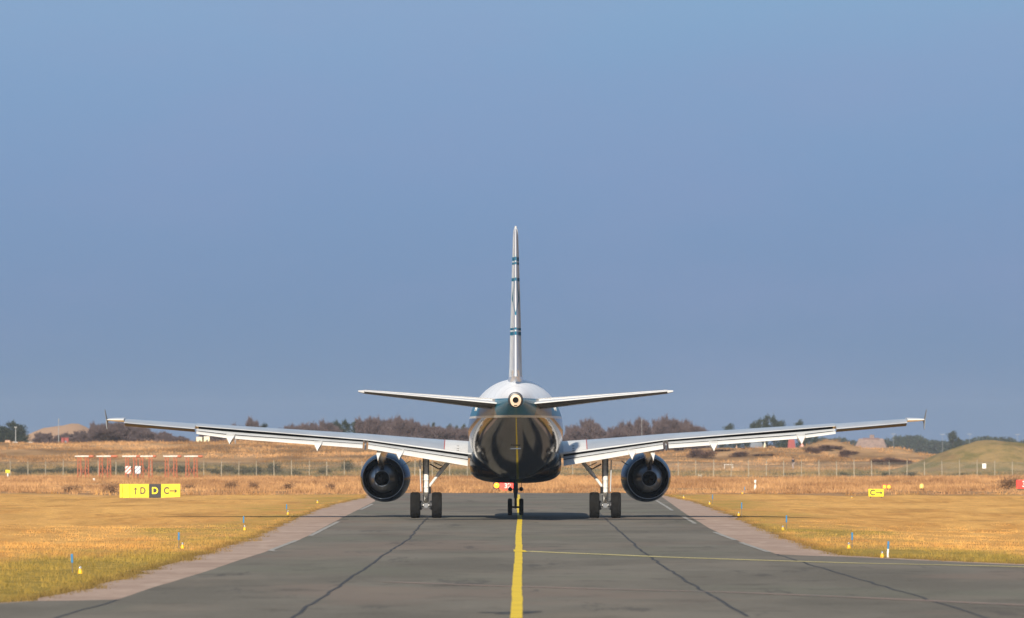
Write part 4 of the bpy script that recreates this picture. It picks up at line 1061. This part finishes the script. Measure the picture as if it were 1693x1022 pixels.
PINES = [pine_meshes(100 + i, i % 2 == 1) for i in range(5)]
BARES = [bare_meshes(200 + i, .30, .55) for i in range(6)]
SCRUB = [shrub_mesh(300 + i, m_scrub, 1800) for i in range(4)]
TWIGS = [shrub_mesh(340 + i, m_twig, 1900) for i in range(4)]
m_weed = leafmat('dry_weed_stalks', (.15, .085, .050), (.27, .16, .095))
WEEDS = [shrub_mesh(360 + i, m_weed, 900) for i in range(3)]
GREEN = [shrub_mesh(320 + i, m_gsh, 1500) for i in range(3)]

def tree(kind, name, px, top, base, D, wpx, label, group, cat='tree'):
    x = WX(px, D); tm, cm = kind[random.randrange(len(kind))]
    z0 = TZ(x, D); z0 = min(z0, WZ(base, D)); h = WZ(top, D) - z0
    e_ = empty(name, (x, D, z0), random.uniform(-.5, .5)); tag(e_, label, cat, group)
    wd = wpx / F * D / .60
    a = bpy.data.objects.new('trunk', tm); COL.objects.link(a); a.parent = e_
    c = bpy.data.objects.new('crown', cm); COL.objects.link(c); c.parent = e_
    e_.scale = (wd, wd, h); return e_
def shrub(meshes, name, px, top, base, D, wpx, label, group, cat='shrub', rz=None):
    x = WX(px, D); z0 = TZ(x, D); zt = WZ(top, D); w_ = wpx / F * D
    o = link(name, meshes[random.randrange(len(meshes))], None); tag(o, label, cat, group)
    o.location = (x, D, z0 - .05); o.scale = (w_ / 1.05, w_ / 1.05, max(.3, zt - z0) / .98); o.rotation_euler = (0, 0, random.uniform(0, 6)); return o

# --- pines at the far left
for px, top, w_ in ((3, 706, 34), (12, 709, 34), (22, 698, 36), (31, 704, 32), (38, 712, 24), (-12, 704, 36), (8, 716, 36), (27, 714, 34)):
    tree(PINES, 'pine_tree', px, top, 738, 1240, w_, 'dark pine in the clump on the skyline at far left', 'dark pines at the far left')
# --- bare thicket, left, from the small dune to the wing
prof = [(60, 724), (75, 719), (88, 722), (100, 724), (118, 720), (135, 716), (150, 711), (162, 706), (175, 705), (190, 704), (205, 705), (222, 709), (240, 713), (258, 718), (275, 722), (300, 724), (330, 722), (352, 718), (372, 714), (392, 708)]
for i, (px, top) in enumerate(prof):
    tree(BARES, 'bare_shrub', px + random.uniform(-4, 4), top, 742, 1050 + random.uniform(-25, 25), random.uniform(24, 34), 'leafless purple brown bush in the thicket left of the wing fairings', 'bare thicket behind the left wing', 'bush')
    shrub(TWIGS, 'scrub_bush', px + 6, (top + 737) / 2 - 2, 740, 1030, 30, 'low dense brown bush filling the thicket behind the left wing', 'low bushes of the left thicket', 'bush')
tree(BARES, 'bare_tree', 409, 698, 742, 1060, 22, 'reddish leafless tree just above the left wing line', None)
tree(PINES, 'pine_tree', 437, 702, 742, 1100, 26, 'single bluish pine peeping above the left wing between bare trees', None)
prof = [(455, 714), (470, 711), (488, 708), (505, 709), (522, 705), (538, 703), (600, 700), (615, 698), (632, 699), (650, 697), (668, 699), (684, 702), (700, 708), (715, 709), (735, 711), (752, 712), (770, 712)]
for i, (px, top) in enumerate(prof):
    tree(BARES, 'bare_tree', px + random.uniform(-4, 4), top, 744, 1060 + random.uniform(-20, 20), random.uniform(24, 34), 'leafless brown tree in the long belt above the left wing', 'bare tree belt above the left wing')
    shrub(TWIGS, 'scrub_bush', px + 5, (top + 738) / 2, 742, 1035, 34, 'low brown bush at the foot of the belt above the left wing', 'low bushes of the tree belt', 'bush')
for px, top, w_ in ((546, 700, 20), (558, 697, 22), (572, 696, 22), (586, 696, 22), (595, 702, 16)):
    tree(PINES[1::2], 'pine_tree', px, top, 744, 1080, w_, 'dark evergreen in the block above the middle of the left wing', 'dark evergreens above the left wing')
for px, top, w_ in ((716, 700, 14), (742, 702, 13), (755, 705, 12), (767, 703, 14), (775, 707, 12)):
    tree(PINES, 'pine_tree', px, top, 744, 1250, w_, 'small bluish pine just left of the fuselage', 'small bluish pines left of the fuselage')
# --- bare windswept trees, right of the fuselage
for px, top, w_ in ((940, 713, 22), (953, 709, 24), (966, 704, 26), (976, 700, 24), (990, 714, 22), (1004, 716, 22), (1020, 711, 22), (1034, 706, 24), (1047, 702, 26), (1058, 700, 22), (1083, 704, 24), (1096, 700, 28), (1108, 699, 28), (1121, 703, 24), (1134, 703, 24), (1147, 709, 20), (1163, 713, 18)):
    tree(BARES, 'bare_tree', px, top, 748, 1045 + random.uniform(-15, 15), w_ * 1.25, 'feathery leafless windswept tree above the right wing root', 'windswept bare trees right of the fuselage')
    shrub(TWIGS, 'scrub_bush', px + 5, (top + 742) / 2 + 2, 746, 1025, 32, 'low purple brown bush under the windswept trees on the right', 'low bushes right of the fuselage', 'bush')
# --- pines behind the right wing
tree(PINES, 'pine_tree', 1205, 702, 750, 1420, 24, 'pine with two tips standing above the middle of the right wing', None)
for px, top, w_ in ((1194, 716, 20), (1218, 714, 22), (1232, 712, 22), (1244, 698, 22), (1256, 695, 24), (1268, 689, 26), (1280, 690, 26), (1290, 697, 22), (1302, 712, 24), (1335, 718, 24), (1348, 722, 22)):
    tree(PINES, 'pine_tree', px, top, 752, 1400 + random.uniform(-30, 40), w_, 'dark pine in the clump behind the right wing', 'pine clump behind the right wing')
tree(PINES[1::2], 'pine_tree', 1321, 696, 752, 1400, 20, 'rounded pine just above the outer right flap', None)
tree(PINES[1::2], 'pine_tree', 1574, 714, 752, 1700, 22, 'tall rounded pine behind the left flank of the mound', None)
tree(PINES, 'pine_tree', 1585, 724, 752, 1700, 12, 'short pine beside the tall rounded pine', None)
# --- far blue wood, reads as one mass
Vs, Fs, As, off = [], [], [], 0
for i in range(230):
    px = 1345 + 370 * (i + random.random()) / 230; D = 2350 + random.uniform(-60, 140)
    top = 733 + 5 * math.sin(px * .045) + random.uniform(-5, 4) + (4 if px < 1380 else 0)
    x = WX(px, D); h = WZ(top, D) + 1.5; cm = PINES[i % 5][1]
    co = np.empty(len(cm.vertices) * 3, np.float32); cm.vertices.foreach_get('co', co); co = co.reshape(-1, 3, 3)[::4].reshape(-1, 3)
    ca, sa = math.cos(i), math.sin(i); wd = random.uniform(8, 12)
    c3 = np.stack([(co[:, 0] * ca - co[:, 1] * sa) * wd + x, (co[:, 0] * sa + co[:, 1] * ca) * wd + D, co[:, 2] * h - 1.0], 1)
    c3 = (c3.reshape(-1, 3, 3) + (c3.reshape(-1, 3, 3) - c3.reshape(-1, 3, 3).mean(1, keepdims=True)) * 1.0).reshape(-1, 3)
    Vs.append(c3); As.append(np.repeat(rng.random(len(co) // 3), 3))
Vw = np.concatenate(Vs); tag(link('far_wood', np_mesh('far_wood', Vw, np.arange(len(Vw)).reshape(-1, 3), np.concatenate(As)), m_pine), 'far blue pine wood along the horizon on the right', kind='stuff')

# --- low scrub on the right dunes
for px, top, w_ in ((1150, 741, 26), (1168, 744, 24), (1188, 742, 28), (1204, 746, 24), (1222, 745, 26), (1238, 748, 24), (1256, 750, 22), (1276, 752, 18), (1345, 738, 26), (1362, 734, 30), (1380, 736, 26), (1396, 742, 22), (1408, 745, 20)):
    shrub(SCRUB, 'scrub_bush', px, top, 760, 945 + random.uniform(-8, 25), w_, 'low purple brown bush on the dunes under the right wing', 'low scrub on the right dunes', 'bush')
for px, top, w_ in ((1452, 757, 24), (1470, 755, 26), (1488, 758, 22), (1500, 760, 18)):
    shrub(SCRUB, 'scrub_bush', px, top, 765, 880, w_, 'low dark brown bush in the strip left of the mound', 'dark bushes left of the mound', 'bush')
# --- dark shrubs along the fence
for px, top, D, w_, lb in ((1303, 780, 715, 17, 'dark round shrub below the walking person'), (1465, 779, 705, 15, 'dark green shrub behind the fence left of the mound'), (1506, 779, 705, 20, 'flat dark shrub behind the fence at the mound foot'), (1590, 781, 710, 26, 'long low shrub behind the fence before the mound'), (1396, 778, 705, 13, 'narrow dark shrub by a fence post right of centre'), (452, 762, 720, 26, 'largest dark shrub behind the left fence under the wing'), (490, 777, 700, 18, 'small dark shrub in the left fence gap below the flap fairing'), (537, 772, 705, 22, 'dark green shrub left of the left engine'), (573, 759, 730, 18, 'upper dark shrub close to the left engine'), (425, 768, 715, 22, 'dark shrub left of the largest fence shrub')):
    shrub(GREEN, 'shrub', px, top, 790, D, w_, lb, None)
for px in list(range(18, 130, 15)) + list(range(345, 420, 16)):
    shrub(GREEN, 'shrub', px + random.uniform(-4, 4), 769 + random.uniform(-2, 5), 790, 715 + random.uniform(-8, 25), random.uniform(18, 28), 'low dark olive shrub in the strip behind the left fence', 'olive shrubs behind the left fence')
for i, px in enumerate(range(135, 340, 13)):
    shrub(GREEN, 'shrub', px + random.uniform(-4, 4), 768 + random.uniform(-2, 6), 790, 715 + random.uniform(-8, 25), random.uniform(18, 26), 'low dark olive shrub in the strip behind the red antenna frames', 'olive shrubs behind the antenna frames')
# --- tall dry weeds in the brown grass
for px, top, base, D, w_, lb in ((1664, 783, 812, 428, 30, 'large brown leafless bush beside the red sign at the right edge'), (1620, 800, 815, 420, 22, 'low brown weed clump left of the red sign bush'), (1600, 803, 816, 418, 16, 'lowest brown weed clump in the right scrub'), (382, 785, 812, 430, 16, 'upright dry weed clump right of the antenna frames'), (420, 787, 812, 432, 12, 'thin dry weed clump under the left outer flap'), (478, 789, 812, 434, 16, 'dry weed clump in the scrub under the left flap'), (545, 790, 812, 434, 14, 'dry weed clump close to the left engine'), (310, 792, 814, 425, 18, 'dry weed clump just right of the long yellow sign'), (182, 790, 816, 410, 22, 'dry weed clump left of the long yellow sign'), (120, 794, 816, 412, 24, 'brown weed clump in the scrub at left')):
    shrub(WEEDS, 'dry_weed', px, top + (5 if D != 428 else 0), base, D, w_ * 1.25, lb, None, 'weed')

# --- buildings
m_thatch = plain('thatch', (.235, .165, .135), .95, 0, .22, 1.2)
m_wall = plain('white_wall', (.75, .72, .68), .8, 0, .06, 2)
m_win = plain('window_glass', (.03, .035, .045), .15, 0, .1, 3)
m_tile = plain('grey_roof', (.16, .18, .21), .8, 0, .15, 1)
m_brick = plain('red_wall', (.30, .075, .065), .85, 0, .15, 2)
m_crm = plain('cream_wall', (.78, .74, .50), .7, 0, .06, 2)
m_tan = plain('tan_wall', (.58, .36, .22), .8, 0, .12, 2)
def house(px0, px1, top, base, D, label, wall, roof, rz=0.0, hip=.35, ridge=None, eave=.42, name='house', gable=False):
    x0, x1 = WX(px0, D), WX(px1, D); w_ = x1 - x0; zt, zb = WZ(top, D), min(WZ(base, D), TZ((x0 + x1) / 2, D)) - .5
    e_ = empty(name, ((x0 + x1) / 2, D, zb), rz); tag(e_, label, 'house'); H_ = zt - zb; d = w_ * .8; ez = H_ * eave
    mb = MB(); mb.box((0, 0, ez / 2), (w_ * .92, d * .92, ez)); wl = mb.build('wall', wall, e_)
    mb = MB(); hx = w_ / 2; hy = d / 2; rx = w_ * (.5 - hip)
    if gable:   # gable faces the viewer
        mb.loft([[(-hx, -hy, ez - .15), (hx, -hy, ez - .15), (0, -hy, H_)], [(-hx, hy, ez - .15), (hx, hy, ez - .15), (0, hy, H_)]]); rf = mb.build('roof', roof, e_)
        mb = MB(); mb.prism([(-hx * .84, -hy - .06, ez), (hx * .84, -hy - .06, ez), (0, -hy - .06, H_ * .93)], (0, .05, 0)); mb.build('gable', wall, e_)
    else:
        mb.v = [(-hx, -hy, ez - .2), (hx, -hy, ez - .2), (hx, hy, ez - .2), (-hx, hy, ez - .2), (-rx, 0, H_), (rx, 0, H_)]
        mb.f = [(0, 1, 5, 4), (1, 2, 5), (2, 3, 4, 5), (3, 0, 4), (3, 2, 1, 0)]; rf = mb.build('roof', roof, e_, bevel=.12)
    return e_, rf, H_, w_, d, ez
e_, rf, H_, w_, d, ez = house(1406, 1474, 725.0, 772, 2000, 'big thatched house with an eyebrow window between dunes and mound', m_wall, m_thatch, math.radians(-10), .20, eave=.34)
mb = MB(); mb.box((0, 0, H_ - .1), (w_ * .40, .7, .55)); mb.build('ridge_cap', plain('ridge_heather', (.17, .11, .10), .9), rf, bevel=.1)
mb = MB(); mb.box((w_ * .02, .3, H_ + .5), (1.5, 1.0, 1.5)); mb.build('chimney', m_thatch, rf, bevel=.05)
mb = MB(); mb.prism([(-w_ * .32, -d * .42, H_ * .55), (-w_ * .15, -d * .42, H_ * .55), (-w_ * .235, -d * .42, H_ * .74)], (0, d * .25, 0)); dm = mb.build('dormer', plain('dormer_thatch', (.12, .09, .08), .9), e_)
mb = MB(); mb.box((-w_ * .235, -d * .425, H_ * .595), (.9, .05, .55)); mb.build('window', m_wall, dm)
for q in (-.30, -.12, .28, .38):
    mb = MB(); mb.box((w_ * q, -d * .465, ez * .62), (.9, .04, 1.0)); mb.build('window', m_win, e_)
house(1213, 1222, 735, 760, 1320, 'little orange gable among the trees behind the right wing', m_tan, m_thatch, 0, name='cottage', gable=True)
e_, rf, H_, w_, d, ez = house(1238, 1263, 731, 764, 1330, 'grey roofed house behind the dunes below the right wing', m_tan, m_tile, math.radians(8), .12, name='cottage')
house(1258, 1270, 728, 764, 1322, 'slim pale gable joined beside the grey roofed house', m_crm, m_tile, 0, name='cottage', gable=True)
house(1301, 1316, 726, 764, 1335, 'pinkish house just left of the last right flap fairing', m_wall, m_brick, math.radians(5), .15, name='cottage')
house(1315, 1336, 731, 764, 1315, 'dark roofed cottage with a pink gable under the last right fairing', plain('pink_wall', (.70, .42, .36), .8), m_brick, 0, name='cottage', gable=True)
def block(px0, px1, top, D, label, m, cap, name, cat='building', lift=0):
    x0, x1 = WX(px0, D), WX(px1, D); w_ = x1 - x0; xc = (x0 + x1) / 2; z0 = TZ(xc, D) - .3; h = WZ(top, D) - z0
    e_ = empty(name, (xc, D, z0)); tag(e_, label, cat)
    mb = MB(); mb.box((0, 0, h / 2 - .05), (w_, w_ * .8 + .6, h - .1)); mb.build('wall', m, e_, bevel=.03)
    mb = MB(); mb.box((0, 0, h - .04), (w_ * 1.06, w_ * .8 + .75, .09)); mb.build('roof', cap, e_)
    mb = MB(); mb.box((w_ * .1, -(w_ * .4 + .3) - .012, h * .45), (min(.5, w_ * .3), .03, h * .5)); mb.build('door', m_tile, e_)
block(325, 334.5, 722.5, 985, 'left one of two cream cabins above the left wing fairing', m_crm, m_wall, 'cabin')
block(337.5, 347, 721.5, 985, 'right one of two cream cabins above the left wing fairing', m_crm, m_wall, 'cabin')
block(102, 114, 723.5, 1015, 'dark red shed in the thicket before the far dune', m_brick, m_brick, 'shed')
block(9, 17, 727.5, 1010, 'tan shed on the ridge in front of the far left pines', m_tan, m_thatch, 'shed')
block(21, 29, 730.5, 1010, 'low white hut at the foot of the pale lamp pole', m_wall, m_wall, 'hut')
block(47, 54, 731, 1010, 'tiny tan hut between the pines and the thicket at left', m_tan, m_wall, 'hut')
# --- poles
m_pole = plain('galvanised_pole', (.30, .31, .31), .6, .2, .1, 5)
def pole(px, top, D, r, label, head=None, base=None):
    x = WX(px, D); z0 = TZ(x, D); h = WZ(top, D) - z0; e_ = empty('lamp_post' if head else 'mast', (x, D, z0)); tag(e_, label, 'lamp post' if head else 'mast')
    mb = MB(); mb.tube((0, 0, -.2), (0, 0, h), r, r * .6, 8); mb.build('pole', m_pole, e_, True)
    mb = MB()
    if head: mb.box((0, 0, h), (head, .3, .16)); mb.build('lamp_head', m_pole, e_, bevel=.03)
    else: mb.lathe([(r * 1.3, 0), (r * 1.3, .3), (.01, .5)], 'Z', (0, 0, h), 8); mb.build('cap', m_pole, e_)
pole(26, 706.5, 1005, .11, 'pale lamp pole in front of the dark pines at far left', .5)
pole(97, 696.5, 1010, .08, 'tall thin white mast before the far dune at left')
pole(1061, 697, 1000, .045, 'thin pale mast among the windswept trees on the right')
pole(389, 731, 900, .08, 'short pale post on the ridge below the left wing')
for px, top, lb in ((1477, 717.5, 'floodlight post right of the thatched house'), (1558, 718.5, 'floodlight post left of the tall rounded pine'), (1603, 718, 'floodlight post above the crest of the mound'), (1682, 718.5, 'floodlight post nearest the right edge of the skyline')):
    pole(px, top, 2200, .07, lb, 1.7)

# ================================================================== air between
hx_, y0_, y1_ = max(xs) + 20, min(ys) - 20, max(ys) + 20
zlo, zhi = float(ZZ.min()) - 1.0, 31.0
mb = MB(); mb.box((0, (y0_ + y1_) / 2, (zlo + zhi) / 2), (2 * hx_, y1_ - y0_, zhi - zlo))
hz = mb.build('haze', None); hz.display_type = 'WIRE'
m = bpy.data.materials.new('haze'); m.use_nodes = True; t = NT(m.node_tree); t.n.clear()
pv = t.new('ShaderNodeVolumePrincipled'); pv.inputs['Color'].default_value = (.68, .82, 1.0, 1); pv.inputs['Density'].default_value = .00010; pv.inputs['Anisotropy'].default_value = .1
o_ = t.new('ShaderNodeOutputMaterial'); t.l.new(pv.outputs[0], o_.inputs['Volume']); hz.data.materials.append(m)
tag(hz, 'thin bluish haze over the field', kind='stuff')
